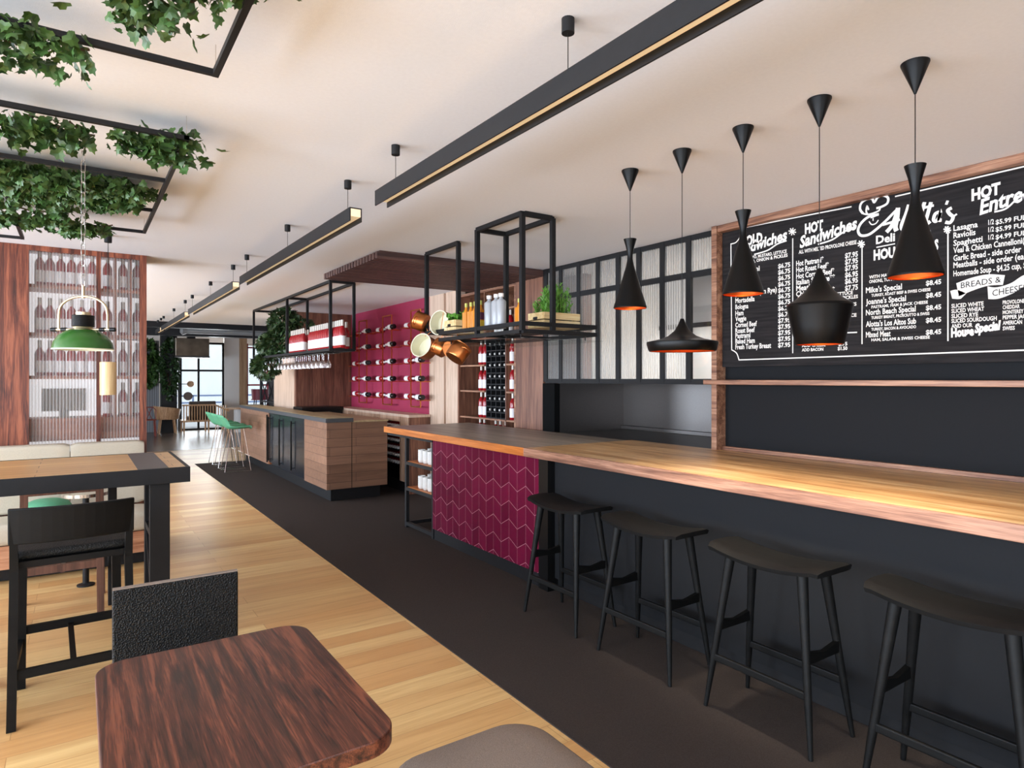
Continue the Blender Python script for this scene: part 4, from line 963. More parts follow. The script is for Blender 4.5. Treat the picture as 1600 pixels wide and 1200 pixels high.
for r, z in enumerate(DZ[:3] + [DZ[3]]):
    cols = [62, 78, 95, 112, 128, 144, 168, 192, 214] if r < 3 else [168, 192, 214]
    for i, p in enumerate(cols):
        x = atY(p, 500, 7.12).x
        WINE.put((x, 7.12, z + 0.001), 0, f"wine bottle behind fluted glass, {('top', 'second', 'third', 'lowest')[r]} display shelf, {nth(i + 1)} from the solid teak panel")
mo = thing('monitor', 'flat monitor on a stand seen hazily behind the fluted glass', 'monitor', (atY(100, 500, 7.15).x, 7.15, DZ[3]))
xm = atY(100, 500, 7.15).x; GREYB = plain('taupe_plastic', S(132, 122, 114), 0.5)
MB().box(atY(65, 600, 7.15).x, atY(135, 600, 7.15).x, 7.135, 7.16, atY(100, 642, 7.15).z, atY(100, 607, 7.15).z).build('screen', GREYB, mo, bev=0.004)
MB().box(xm - 0.035, xm + 0.035, 7.14, 7.155, DZ[3] + 0.006, atY(100, 641, 7.15).z).build('stand', GREYB, mo)
MB().box(xm - 0.09, xm + 0.09, 7.08, 7.22, DZ[3] + 0.001, DZ[3] + 0.008).build('foot', GREYB, mo)

bn = thing('banquette', 'oatmeal upholstered banquette along the fluted glass partition', 'bench', (-0.8, 6.6, 0))
MB().box(-3.0, 0.48, 6.42, 6.86, 0.007, 0.12).build('plinth', BLACK, bn)
MB().box(-3.0, 0.50, 6.30, 6.88, 0.12, 0.30).build('seat_base', wood('bench_oak', S(150, 96, 66), S(182, 128, 94), S(200, 150, 116), 0), bn)
def cushion(x0, x1, y0, y1, z0, z1, rx=0.03):
    b = MB(); n = 12; vs = []; fs = []
    prof = []
    for cy, cz, a0 in ((y1 - rx, z1 - rx, 0), (y0 + rx, z1 - rx, 90), (y0 + rx, z0 + rx, 180), (y1 - rx, z0 + rx, 270)):
        for i in range(5): a = R(a0 + 22.5 * i); prof.append((cy + rx * math.cos(a), cz + rx * math.sin(a)))
    m_ = len(prof); cy, cz = (y0 + y1) / 2, (z0 + z1) / 2
    for k in range(n + 1):
        u = k / n; e = min(u, 1 - u); s = 1 - 0.05 * max(0, 1 - e / 0.09) ** 2
        for (y, z) in prof: vs.append((x0 + (x1 - x0) * u, cy + (y - cy) * (s if y > cy or True else 1), cz + (z - cz) * s))
    for k in range(n):
        for i in range(m_): j = (i + 1) % m_; fs.append((k * m_ + i, k * m_ + j, (k + 1) * m_ + j, (k + 1) * m_ + i))
    fs.append(tuple(range(m_))); fs.append(tuple(n * m_ + i for i in range(m_)))
    return b.add(vs, fs)
for i in range(6):
    x1 = 0.50 - i * 0.56; x0 = x1 - 0.555
    cushion(x0, x1, 6.72, 6.895, 0.47, 1.035, 0.03).build('back_cushion', LINEN, bn, smooth=60)
    cushion(x0, x1, 6.28, 6.74, 0.301, 0.47, 0.05).build('seat_cushion', LINEN, bn, smooth=60)
xg0, xg1 = atY(30, 770, 6.45).x, atY(114, 770, 6.45).x
gcu = MB().lathe([(0.0, -0.06), (0.5, -0.055), (0.85, -0.035), (1.0, 0.0), (0.85, 0.035), (0.5, 0.055), (0.0, 0.06)], (0, 0, 0), 24)
for v in gcu.bm.verts: v.co = Vector(((xg0 + xg1) / 2 + v.co.x * (xg1 - xg0) / 2, 6.48 + v.co.y * 0.17, 0.545 + v.co.z * 1.2))
tag(gcu.build('seat_pad', GREENF, smooth=60), 'round green cushion lying on the oatmeal banquette under the high table', 'cushion')
ct = thing('cafe_table', 'small cafe table with a thin black leg in front of the banquette', 'table', (0.05, 5.95, 0))
MB().cyl((0.05, 5.95, 0.007), (0.05, 5.95, 0.70), 0.022, n=14).build('pedestal', BLACK, ct, smooth=40)
MB().lathe([(0.0, 0.0), (0.06, 0.0), (0.06, 0.010), (0.03, 0.02), (0.0, 0.02)], (0.05, 5.95, 0.001), 28).build('foot', BLACK, ct, smooth=40)
MB().lathe([(0.0, 0.70), (0.16, 0.70), (0.16, 0.725), (0.0, 0.725)], (0.05, 5.95, 0), 36).build('tabletop', CHROME, ct, smooth=40)

# ================================================================== HIGH TABLE
ht = thing('high_table', 'long high table with a black steel frame and oak inlay top', 'table', (-0.8, 5.0, 0))
HX0, HX1, HY0, HY1, HZ = -2.2, 0.583, 4.45, 5.48, 1.05
for y0, y1 in ((HY0, HY0 + 0.022), (HY1 - 0.022, HY1)): MB().box(HX0, HX1, y0, y1, HZ - 0.095, HZ).build('frame_beam', BLACK, ht, bev=0.002)
MB().box(HX1 - 0.022, HX1, HY0 + 0.022, HY1 - 0.022, HZ - 0.095, HZ).build('frame_beam', BLACK, ht, bev=0.002)
MB().box(HX0, HX1 - 0.022, HY0 + 0.022, HY1 - 0.022, HZ - 0.05, HZ - 0.002).build('tabletop', INLAY, ht)
MB().box(0.30, 0.465, HY0 + 0.021, HY1 - 0.021, HZ - 0.0019, HZ + 0.0006).build('strap', plain('zinc_strap', S(86, 80, 80), 0.5, 0.2), ht)
for y0, y1 in ((4.50, 4.56), (4.86, 4.92)):
    MB().box(0.365, 0.475, y0, y1, 0.002, HZ - 0.051).build('leg', BLACK, ht, bev=0.002)
MB().box(0.368, 0.40, 4.561, 4.859, 0.62, 0.66).build('leg_brace', BLACK, ht)
MB().bar((0.385, 4.56, 0.30), (0.385, 4.86, 0.62), 0.03).build('leg_brace', BLACK, ht)
MB().box(0.41, 0.425, 4.561, 4.859, 0.012, HZ - 0.052).build('leg_panel', BLACKGLOSS, ht)
MB().box(0.175, 0.228, 5.32, 5.38, 0.002, HZ - 0.051).build('leg', BLACK, ht, bev=0.002)
MB().box(-1.95, -1.84, 4.50, 4.56, 0.002, HZ - 0.051).build('leg', BLACK, ht, bev=0.002)

# ---- stools with backs at the high table
def back_stool(label, mats, loc, rz, dark=True, back=True):
    e = thing('counter_chair', label, 'bar chair', (0, 0, 0), 'bar chairs at the high table')
    lm = mats; W, D = 0.235, 0.235
    # local: sitter faces +Y, the back is at -Y
    for s in (-1, 1):
        MB().bar((s * W, -D - 0.012, 0.002), (s * (W - 0.01), -D + 0.01, 0.72), 0.036, 0.036, 0.034, 0.036).bar((s * (W - 0.01), -D + 0.01, 0.72), (s * (W - 0.006), -D - (0.02 if back else -0.01), 1.0 if back else 0.75), 0.034, 0.036, 0.026, 0.030).build('back_leg', lm, e)
        MB().bar((s * (W - 0.022), D, 0.002), (s * (W - 0.03), D - 0.03, 0.74), 0.042, 0.042).build('front_leg', lm, e)
        MB().bar((s * (W - 0.004), -D, 0.245), (s * (W - 0.024), D, 0.245), 0.022, 0.036).build('side_rail', lm, e)
    MB().bar((-W + 0.02, -D, 0.245), (W - 0.02, -D, 0.245), 0.022, 0.042).build('back_rail', lm, e)
    MB().bar((-W + 0.04, D - 0.008, 0.30), (W - 0.04, D - 0.008, 0.30), 0.022, 0.042).build('foot_rail', lm, e)
    MB().bar((0, -D + 0.01, 0.245), (0, D - 0.01, 0.285), 0.024, 0.03).build('centre_rail', lm, e)
    MB().box(-W + 0.008, W - 0.008, -D + 0.02, D - 0.01, 0.725, 0.755).build('seat_frame', lm, e)
    cushion(-W + 0.006, W - 0.006, -D + 0.03, D, 0.756, 0.80, 0.02).build('seat', LEATHER if dark else TAUPE, e, smooth=60)
    b = MB(); n = 12; vs = []; fs = []
    for k in range(n + 1):
        u = -1 + 2 * k / n; x = u * (W + 0.012); y = -D + 0.0 - 0.045 * (1 - u * u)
        for dy, z in ((-0.013, 0.845), (0.013, 0.845), (0.010, 1.012), (-0.016, 1.012)): vs.append((x, y + dy - (z - 0.845) * 0.12, z))
    for k in range(n):
        for i in range(4): j = (i + 1) % 4; fs.append((4 * k + i, 4 * k + j, 4 * k + 4 + j, 4 * k + 4 + i))
    fs += [(0, 1, 2, 3), tuple(4 * n + i for i in range(4))]
    if back: b.add(vs, fs).build('backrest', lm, e, bev=0.005)
    e.location = loc; e.rotation_euler = (0, 0, rz)
    if not back: e.scale = (1, 1, 1.15)
    return e
back_stool('black stained bar chair with its back to us, tucked at the high table', BLACKWOOD, (-0.025, 3.93, 0), R(2))
back_stool('walnut bar stool without a back on the banquette side of the high table', BROWNLEG, (-0.085, 5.42, 0), R(180), False, False)
back_stool('second bar chair of the high table, showing only its edge at the picture border', BROWNLEG, (-0.60, 4.02, 0), R(0), False)

# ================================================================== SMALL TABLE, LEATHER CHAIR, WOOL STOOL
tb = thing('cafe_table', 'rosewood cafe table with rounded corners in the foreground', 'table', (0.34, 1.86, 0))
MB().prism(rrect(0.04, 0.648, 1.42, 2.265, 0.085, 10), 0.708, 0.75).build('tabletop', TABLEW, tb, bev=0.004)
MB().box(0.325, 0.365, 1.60, 2.02, 0.66, 0.707).build('crossbar', BLACK, tb)
MB().box(0.14, 0.55, 1.79, 1.83, 0.67, 0.706).build('crossbar', BLACK, tb)
MB().cyl((0.345, 1.81, 0.03), (0.345, 1.81, 0.67), 0.03, n=20).build('pedestal', BLACK, tb, smooth=40)
MB().box(0.14, 0.55, 1.77, 1.85, 0.001, 0.03).box(0.305, 0.385, 1.55, 2.07, 0.0015, 0.0295).build('foot', BLACK, tb)
lc = thing('leather_chair', 'dining chair with a flat black pebbled leather back drawn up to the rosewood table', 'chair', (0.30, 2.36, 0))
MB().prism([(0.10, 0.43), (0.515, 0.43), (0.515, 0.852), (0.10, 0.852)], -0.014, 0.014, Matrix.Translation((0, 2.665, 0)) @ Matrix(((1, 0, 0, 0), (0, 0, -1, 0), (0, 1, 0, 0), (0, 0, 0, 1)))).build('backrest', LEATHER, lc, bev=0.006)
MB().box(0.101, 0.514, 2.653, 2.677, 0.852, 0.856).build('edge_trim', TAUPE, lc)
MB().box(0.10, 0.515, 2.07, 2.645, 0.43, 0.47).build('seat', LEATHER, lc, bev=0.012)
for x in (0.125, 0.497):
    for y in (2.10, 2.64): MB().bar((x, y, 0.001), (x, y, 0.43), 0.024, 0.024, 0.034, 0.034).build('leg', BROWNLEG, lc)
ws = thing('wool_stool', 'low stool with a taupe wool seat beside the rosewood table', 'stool', (0.98, 1.45, 0))
b = MB(); nn = 14; vs = []; out = rrect(0.72, 1.255, 1.16, 1.765, 0.13, 8)
cx, cy = 0.9875, 1.4625
for s, z in ((0.94, 0.40), (1.0, 0.415), (1.0, 0.445), (0.975, 0.463), (0.93, 0.470), (0.7, 0.478), (0.35, 0.482)):
    for x, y in out: vs.append((cx + (x - cx) * s, cy + (y - cy) * s, z))
m_ = len(out); fs = [tuple(range(m_))[::-1], tuple(6 * m_ + i for i in range(m_))]
for k in range(6):
    for i in range(m_): j = (i + 1) % m_; fs.append((k * m_ + i, k * m_ + j, (k + 1) * m_ + j, (k + 1) * m_ + i))
b.add(vs, fs).build('seat', TAUPE, ws, smooth=60)
for x, y in ((0.80, 1.25), (1.17, 1.25), (0.80, 1.68), (1.17, 1.68)): MB().bar((cx + (x - cx) * 1.1, cy + (y - cy) * 1.1, 0.001), (x, y, 0.405), 0.02, 0.02, 0.032, 0.032).build('leg', BROWNLEG, ws)
# ================================================================== CEILING GRIDS WITH IVY
ZF = 2.66
def grid(label, xr, ys, xl=-2.6, extra=(), sides=None):
    e = thing('ceiling_grid', label, 'ceiling grid', (xr, ys[0], ZF), 'black steel ivy grids under the ceiling')
    t = 0.020
    for y in ys: MB().box(xl, xr - 0.001, y - t / 2, y + t / 2, ZF - t / 2, ZF + t / 2).build('bar', BLACK, e)
    MB().box(xr - t, xr, ys[0] - t / 2, ys[-1] + t / 2, ZF - t / 2 - 0.0005, ZF + t / 2 + 0.0005).build('bar', BLACK, e)
    for x in extra: MB().box(x - t, x, ys[0], ys[-1], ZF - t / 2 - 0.0004, ZF + t / 2 + 0.0004).build('bar', BLACK, e)
    for y in (ys[0], ys[-1]):
        for x in (xr - t / 2, -1.4): MB().cyl((x, y, ZF + t / 2), (x, y, CEIL - 0.0005), 0.0012, n=6).build('hanger_wire', CHROME, e)
    return e
grid('black steel ceiling grid straight overhead with ivy, cut by the picture top', 0.405, (0.5, 1.45, 2.41))
grid('long black steel ceiling grid with three ivy rows above the high table', 0.405, (3.135, 3.866, 4.594, 5.305), extra=(-0.33,))
grid('smaller black steel ceiling grid partly seen above the teak panel', -0.335, (5.44, 6.045))
def ivy(label, boxes, size=0.075, mat=LEAFA):
    """boxes: (x0, x1, y0, y1, z0, z1, leaves): trailing clumps"""
    x0, x1, y0, y1, z0, z1, n = boxes[0]
    e = thing('ivy_plant', label, 'ivy plant', ((x0 + x1) / 2, (y0 + y1) / 2, ZF), 'ivy on the ceiling grids')
    m = MB(); sm = MB()
    for x0, x1, y0, y1, z0, z1, n in boxes:
        nb = max(3, int((x1 - x0) / 0.16)); cl = [(random.uniform(x0, x1), random.uniform(y0, y1), random.uniform(z0, z1)) for _ in range(nb * 2)]
        sp = [(x0 + (x1 - x0) * i / (nb * 2), (y0 + y1) / 2 + random.gauss(0, (y1 - y0) * 0.18), z1 - random.random() * (z1 - z0) * 0.5) for i in range(nb * 2 + 1)]
        sm.tube(sp, 0.005, 5)
        def fn():
            if random.random() < 0.55:
                c = random.choice(cl); p = Vector((c[0] + random.gauss(0, 0.06), c[1] + random.gauss(0, 0.03), c[2] + random.gauss(0, 0.02)))
            else: p = Vector((random.uniform(x0, x1), random.uniform(y0, y1), random.uniform(z0, z1)))
            return p, (random.gauss(0, .7), random.gauss(0, .7) - 0.3, -0.6)
        leafclump(m, n, fn, size, IVY)
    for v in m.bm.verts: v.co.z = min(v.co.z, CEIL - 0.004)
    stuff(m.build('leaves', mat, e)); sm.build('vine', STEMM, e)
ivy('ivy trailing over the middle of the overhead grid at the picture top', [(-0.08, 0.33, 1.80, 2.00, 2.58, 2.70, 330), (0.10, 0.20, 1.98, 2.12, 2.58, 2.66, 110)], 0.037)
ivy('ivy clump hanging on the cross bar of the overhead grid', [(-0.70, 0.03, 2.38, 2.60, 2.58, 2.68, 700)], 0.041)
ivy('ivy row along the front bar of the long grid', [(-0.95, -0.27, 3.17, 3.34, 2.60, 2.69, 380), (-0.20, 0.06, 3.19, 3.36, 2.59, 2.68, 190), (0.13, 0.42, 3.20, 3.34, 2.60, 2.68, 260), (-0.95, -0.45, 3.34, 3.46, 2.60, 2.66, 90)], 0.050)
ivy('dense ivy hedge along the middle bars of the long grid', [(-1.3, 0.30, 4.06, 4.56, 2.62, 2.70, 4400)], 0.050)
ivy('ivy row along the back bar of the long grid', [(-0.9, -0.05, 4.62, 5.25, 2.61, 2.68, 520), (-0.6, 0.20, 5.20, 5.38, 2.60, 2.68, 430)], 0.050)

# ================================================================== GREEN LAMP AND CYLINDER LAMP
d = 3.2; LX, LY = ray(130, 500)[0] * d, ray(130, 500)[1] * d
zz = lambda py: EYE + (HY - py) / FPX * d
kx = d / FPX
gl_ = thing('green_lamp', 'green enamel dome lamp with brass yoke hung on a chain', 'pendant lamp', (LX, LY, zz(546)))
BRASS = plain('pale_brass', S(206, 184, 150), 0.3, 0.8)
r0 = 41 * kx
MB().lathe([(r0, zz(545)), (r0 * 0.95, zz(535)), (r0 * 0.80, zz(525)), (r0 * 0.55, zz(517)), (r0 * 0.36, zz(514.5)), (0.0, zz(514))], (LX, LY, 0), 40).build('shade', LAMPGREEN, gl_, smooth=35)
MB().lathe([(r0 * 1.0, zz(547)), (r0 * 1.005, zz(545.2))], (LX, LY, 0), 40).build('rim', CREAM, gl_, smooth=35)
MB().lathe([(r0 * 0.98, zz(545.4)), (r0 * 0.92, zz(535.4)), (r0 * 0.78, zz(525.6)), (r0 * 0.5, zz(518)), (0, zz(515))], (LX, LY, 0), 40).build('shade_lining', CREAM, gl_, smooth=35)
b = MB(); pr = []
for i in range(9): z = zz(510.5 - i * 2); pr += [(15 * kx, z), (15.6 * kx, z + 0.8 * kx), (15 * kx, z + 1.6 * kx)]
b.lathe([(0, zz(511))] + pr + [(0, zz(493))], (LX, LY, 0), 28).build('collar', BLACKGLOSS, gl_, smooth=30)
MB().lathe([(0, zz(514)), (12 * kx, zz(514)), (13.5 * kx, zz(511)), (0, zz(511))], (LX, LY, 0), 24).build('brass_ring', BRASS, gl_, smooth=40)
MB().lathe([(0, zz(492.9)), (10 * kx, zz(492.9)), (10 * kx, zz(488)), (0, zz(488))], (LX, LY, 0), 24).build('brass_ring', BRASS, gl_, smooth=40)
hw = 37.5 * kx
AXD = Vector((CS, -SN, 0))
def lp(u, py): return Vector((LX, LY, 0)) + AXD * u * kx + Vector((0, 0, zz(py)))
MB().cyl(lp(-50, 515), lp(50, 515), 2.2 * kx, n=10).build('cross_rod', BRASS, gl_, smooth=40)
for s in (-1, 1):
    for u0, u1 in ((26, 34), (42, 50)): MB().cyl(lp(s * u0, 515), lp(s * u1, 515), 3.2 * kx, n=12).build('rod_grip', BLACKGLOSS, gl_, smooth=40)
arch = [lp(-38, 515), lp(-38, 492)] + [lp(-38 * math.cos(R(a)), 490 - 27 * math.sin(R(a)) ** 0.9) for a in range(8, 173, 12)] + [lp(38, 492), lp(38, 515)]
MB().tube(arch, 1.9 * kx, 10).build('yoke', BRASS, gl_, smooth=60)
for a in (-1, 1): MB().tube([lp(a * 15, 516.5), lp(a * 28, 525), lp(a * 34, 534), lp(a * 37, 545)], 1.2 * kx, 8).build('shade_strap', BRASS, gl_, smooth=60)
MB().cyl(lp(0, 466), lp(0, 446), 2.2 * kx, n=10).build('hook', BRASS, gl_, smooth=40)
b = MB(); z = zz(448); k = 0; LL = 0.058; ztop = CEIL - 0.0005
while z < ztop - 0.01:
    z1 = min(z + LL, ztop); ux = Vector((1, 0, 0)) if k % 2 else AXD.cross(Vector((0, 0, 1))); ux = AXD if k % 2 == 0 else ux
    pts = []
    hl = (z1 - z) / 2; rr = 0.0085; C = Vector((LX, LY, (z + z1) / 2))
    for i in range(13):
        a = 2 * PI * i / 12; pts.append(C + ux * rr * math.cos(a) + Vector((0, 0, math.sin(a) * rr + (hl - rr) * (1 if math.sin(a) > 0.01 else -1 if math.sin(a) < -0.01 else 0))))
    b.tube(pts, 0.0021, 6); z += LL - 0.006; k += 1
b.build('chain', CHROME, gl_, smooth=60)
SX, SY = 0.2, 6.084
cl_ = thing('cylinder_lamp', 'pale wooden cylinder lamp on a long cord before the fluted glass', 'pendant lamp', (SX, SY, 1.47))
dc = SX * SN + SY * CS; zc = lambda py: EYE + (HY - py) / FPX * dc
MB().lathe([(0.050, zc(617)), (0.058, zc(617)), (0.058, zc(566)), (0.01, zc(565)), (0.0, zc(565))], (SX, SY, 0), 36).build('shade', wood('birch_veneer', S(206, 164, 108), S(226, 190, 136), S(238, 206, 156), 2, 1, 0.4), cl_, smooth=40)
MB().lathe([(0.0, zc(600)), (0.048, zc(600)), (0.048, zc(616)), (0.0495, zc(616.9))], (SX, SY, 0), 24).build('reflector', CREAM, cl_, smooth=40)
MB().cyl((SX, SY, zc(565.5)), (SX, SY, CEIL - 0.06), 0.0025, n=6).build('cord', BLACKGLOSS, cl_)
MB().cyl((SX, SY, CEIL - 0.062), (SX, SY, CEIL - 0.0005), 0.027, n=18).build('ceiling_canopy', BLACK, cl_, smooth=40)

# ivy on the island rack
def bush(label, name, boxes, size, mat, cat='ivy plant', n_stem=6):
    x0, x1, y0, y1, z0, z1, n = boxes[0]
    e = thing(name, label, cat, ((x0 + x1) / 2, (y0 + y1) / 2, z0)); m = MB(); sm = MB()
    for x0, x1, y0, y1, z0, z1, n in boxes:
        c = Vector(((x0 + x1) / 2, (y0 + y1) / 2, (z0 + z1) / 2)); h = Vector(((x1 - x0) / 2, (y1 - y0) / 2, (z1 - z0) / 2))
        def fn():
            v = Vector((random.gauss(0, 1), random.gauss(0, 1), random.gauss(0, 1))).normalized() * random.uniform(0.6, 1) ** 0.5
            return c + Vector((v.x * h.x, v.y * h.y, v.z * h.z)), (v.x, v.y, v.z - 0.5)
        leafclump(m, n, fn, size, IVY)
        for i in range(n_stem):
            q = fn()[0]; sm.tube([c + Vector((0, 0, -h.z * 0.6)), (c + q) / 2 + Vector((0, 0, 0.03)), q], 0.006, 5)
    stuff(m.build('leaves', mat, e)); sm.build('stems', STEMM, e); return e
bush('bushy dark ivy spilling over the window end of the island rack', 'ivy_plant', [(2.40, 2.78, 9.75, 11.35, 1.96, 2.36, 900), (2.42, 2.75, 9.55, 10.5, 2.28, 2.66, 480), (2.36, 2.70, 10.2, 11.5, 1.62, 2.0, 380), (2.5, 2.85, 9.2, 9.7, 2.15, 2.5, 200)], 0.08, LEAFD)

# ================================================================== GREEN BAR STOOLS AT THE ISLAND
gs = thing('green_bar_stool', 'green shell bar stool', 'bar stool', (0, 0, 0), 'green shell stools at the island')
b = MB(); vs = []; fs = []; n = 10; mm = 12      # local: sitter faces +X
prof = [(0.24, 0.745), (0.21, 0.765), (0.10, 0.758), (-0.04, 0.750), (-0.14, 0.765), (-0.20, 0.81), (-0.25, 0.89), (-0.285, 0.965), (-0.30, 0.985)]
for k, (x, z) in enumerate(prof):
    for i in range(n + 1):
        u = -1 + 2 * i / n; wv = 0.225 * (1 - 0.12 * (k / 8) ** 2)
        vs.append((x + (0.05 * u * u if k > 4 else 0) - (0.03 * u * u if k < 2 else 0), u * wv, z + 0.035 * u * u * (1 if k < 7 else -0.5)))
N = n + 1; base = len(vs); vs += [(x - 0.004, y * 0.97, z - 0.03) for x, y, z in vs]
K = len(prof)
for k in range(K - 1):
    for i in range(n):
        q = (k * N + i, k * N + i + 1, (k + 1) * N + i + 1, (k + 1) * N + i); fs.append(q); fs.append(tuple(base + j for j in q[::-1]))
rim = list(range(N)) + [k * N + n for k in range(1, K)] + [(K - 1) * N + i for i in range(n - 1, -1, -1)] + [k * N for k in range(K - 2, 0, -1)]
for k in range(len(rim)): a, c = rim[k], rim[(k + 1) % len(rim)]; fs.append((c, a, base + a, base + c))
b.add(vs, fs).build('seat_shell', GREENF, gs, smooth=60)
for sy in (-1, 1):
    MB().tube([(0.10, sy * 0.10, 0.735), (0.20, sy * 0.20, 0.012), (-0.22, sy * 0.20, 0.012), (-0.10, sy * 0.10, 0.735)], 0.0075, 8).build('wire_leg', CHROME, gs)
MB().tube([(0.185, -0.18, 0.26), (0.185, 0.18, 0.26)], 0.006, 8).build('foot_rail', CHROME, gs)
GS = Proto(gs)
for i, y in enumerate((11.85, 12.45, 13.05)): GS.put((2.27, y, 0.006), R(0), ('green shell bar stool on wire legs, first at the island, showing its whole seat', 'green shell bar stool on wire legs, middle one of three at the island', 'green shell bar stool on wire legs, last at the island by the windows')[i])

# ================================================================== FAR ROOM
FB = plain('far_black_steel', S(28, 28, 32), 0.5)
# lattice screen
ls = thing('lattice_screen', 'black lattice screen between the beige wall and the end windows', 'screen', (3.14, 13.3, 0))
MB().box(3.12, 3.16, 12.73, 12.80, 0.002, 2.5).build('post', FB, ls); MB().box(3.12, 3.16, 13.85, 13.92, 0.002, 2.5).build('post', FB, ls)
for i in range(6):
    z = 0.3 + i * 0.42; MB().box(3.125, 3.155, 12.80, 13.85, z - 0.015, z + 0.015).build('rail', FB, ls)
    if i < 5:
        for p, q in (((12.82, z), (13.32, z + 0.42)), ((13.32, z + 0.42), (13.83, z)), ((12.82, z + 0.42), (13.32, z)), ((13.32, z), (13.83, z + 0.42))):
            MB().bar((3.14, p[0], p[1]), (3.14, q[0], q[1]), 0.018).build('diagonal', FB, ls)
MB().box(3.30, 3.34, 12.73, 13.92, 0.002, 2.5).build('back_panel', DARKHOLE, ls)
# ceiling beams and ducts
for i, (y, z0, z1, lab) in enumerate(((15.4, 2.92, 3.10, 'brown timber ceiling beam of the end room just behind the white ceiling'), (17.6, 2.86, 3.06, 'second black ceiling beam of the end room'), (19.8, 2.80, 3.02, 'black ceiling beam of the end room close to the windows'))):
    tag(MB().box(-4.8, 6.8, y, y + 0.35, z0, 3.299).build('ceiling_beam', wood('rough_timber_beam', S(78, 58, 46), S(112, 86, 70), S(140, 112, 94), 0) if i == 0 else FB), lab, 'beam', 'beams of the end room')
b = MB().cyl((2.35, 18.6, 2.86), (6.0, 18.6, 2.86), 0.075, n=16); b.lathe([(0.08, 0), (0.12, 0.1), (0.05, 0.16)], (2.35, 18.6, 2.86), 14, Matrix.Rotation(R(-90), 3, 'Y'))
dd = thing('air_duct', 'pale metal air duct running under the dark beams of the end room', 'duct', (4, 18.6, 2.8))
b.build('duct_pipe', plain('galvanised_duct', S(170, 172, 174), 0.4, 0.5), dd, smooth=40)
for x in (3.0, 4.5): MB().cyl((x, 18.6, 2.93), (x, 18.6, 3.2995), 0.01, n=6).build('hanger', FB, dd)
hd = thing('extract_hood', 'brushed metal hood hung in front of the end windows', 'hood', (2.85, 21.2, 2.3))
MB().box(2.35, 3.25, 20.9, 21.6, 2.28, 2.80).build('canopy', plain('bronzed_steel', S(150, 136, 120), 0.3, 0.9, 0.3, 3), hd, bev=0.01)
MB().box(2.7, 2.9, 21.1, 21.4, 2.80, 3.2995).build('chimney', FB, hd)
MB().box(2.34, 3.26, 20.89, 21.61, 2.23, 2.28).build('rim', STEEL, hd)
tag(MB().box(2.52, 2.58, 21.85, 21.95, 0.002, 2.35).build('door_post', plain('grey_steel', S(120, 130, 140), 0.5)), 'grey steel post beside the end window grid', 'post')
# ivy wall and the dark column
gw = thing('slatted_screen', 'grey ribbed screen under the trailing ivy in the end room', 'screen', (1.7, 21.9, 0))
MB().box(1.0, 2.02, 21.9, 21.95, 0.002, 2.75).build('panel', stripes('grey_ribs', 0, 0.06, S(110, 112, 116), S(150, 152, 156)), gw)
bush('light green ivy trailing down the grey ribbed screen', 'ivy_plant', [(1.35, 2.0, 21.62, 21.88, 1.35, 2.75, 650)], 0.14, LEAFA)
tag(MB().box(2.04, 2.46, 21.5, 21.9, 0.002, 3.2995).build('pillar', plain('black_column', S(30, 30, 32), 0.7)), 'black square column between the ivy screen and the windows', 'column')
bush('dark ivy growing up the black column', 'ivy_plant', [(2.02, 2.48, 21.36, 21.52, 1.0, 2.85, 520)], 0.12, LEAFD)
# wall discs
for i, (px, py, m_, lab) in enumerate(((298, 600, TANW, 'round tan woven disc hung on the window post'), (294, 619, plain('brown_weave', S(112, 98, 92), 0.8), 'round brown woven disc below the tan one'))):
    c = atY(px, py, 21.8); rr = 0.10 if i == 0 else 0.13
    e = thing('woven_disc', lab, 'wall disc', (c.x, 21.82, c.z), 'woven discs on the window post')
    MB().cyl((c.x, 21.83, c.z), (c.x, 21.79, c.z), rr, rr * 0.85, 24).build('disc', m_, e, smooth=40)
    MB().bar((2.57, 21.842, c.z), (c.x, 21.842, c.z), 0.022).build('arm', FB, e)
# tub armchair
ac = thing('armchair', 'bent ash tub armchair below the dark column', 'armchair', (2.15, 21.1, 0))
b = MB(); vs = []; fs = []; n = 18
for i in range(n + 1):
    a = R(-200 + 220 * i / n); hgt = 0.82 - 0.16 * (i / n) ** 2
    for rr, z in ((0.30, 0.44), (0.36, hgt), (0.335, hgt), (0.275, 0.44)): vs.append((2.15 + rr * math.cos(a), 21.1 + rr * math.sin(a), z))
for i in range(n):
    for k in range(4): j = (k + 1) % 4; fs.append((4 * i + k, 4 * i + j, 4 * i + 4 + j, 4 * i + 4 + k))
fs += [(0, 1, 2, 3), tuple(4 * n + k for k in range(4))]
b.add(vs, fs).build('shell_back', TANW, ac, smooth=40)
MB().lathe([(0, 0.42), (0.29, 0.42), (0.30, 0.46), (0, 0.47)], (2.15, 21.1, 0), 24).build('seat', TANW, ac, smooth=40)
for a in (45, 135, 225, 315):
    ca, sa = math.cos(R(a)), math.sin(R(a)); MB().bar((2.15 + 0.31 * ca, 21.1 + 0.31 * sa, 0.003), (2.15 + 0.24 * ca, 21.1 + 0.24 * sa, 0.43), 0.03, 0.03, 0.045, 0.045).build('leg', TANW, ac)
rc = thing('red_chair', 'small red brown wooden chair peeping out beside the teak partition', 'chair', (1.62, 20.3, 0)); RB = plain('red_brown_stain', S(130, 52, 36), 0.4)
for x in (1.45, 1.78):
    for y in (20.15, 20.48): MB().bar((x, y, 0.003), (x + (0.02 if x < 1.6 else -0.02), y, 0.45), 0.03).build('leg', RB, rc)
MB().box(1.44, 1.80, 20.13, 20.50, 0.45, 0.48).build('seat', RB, rc, bev=0.01)
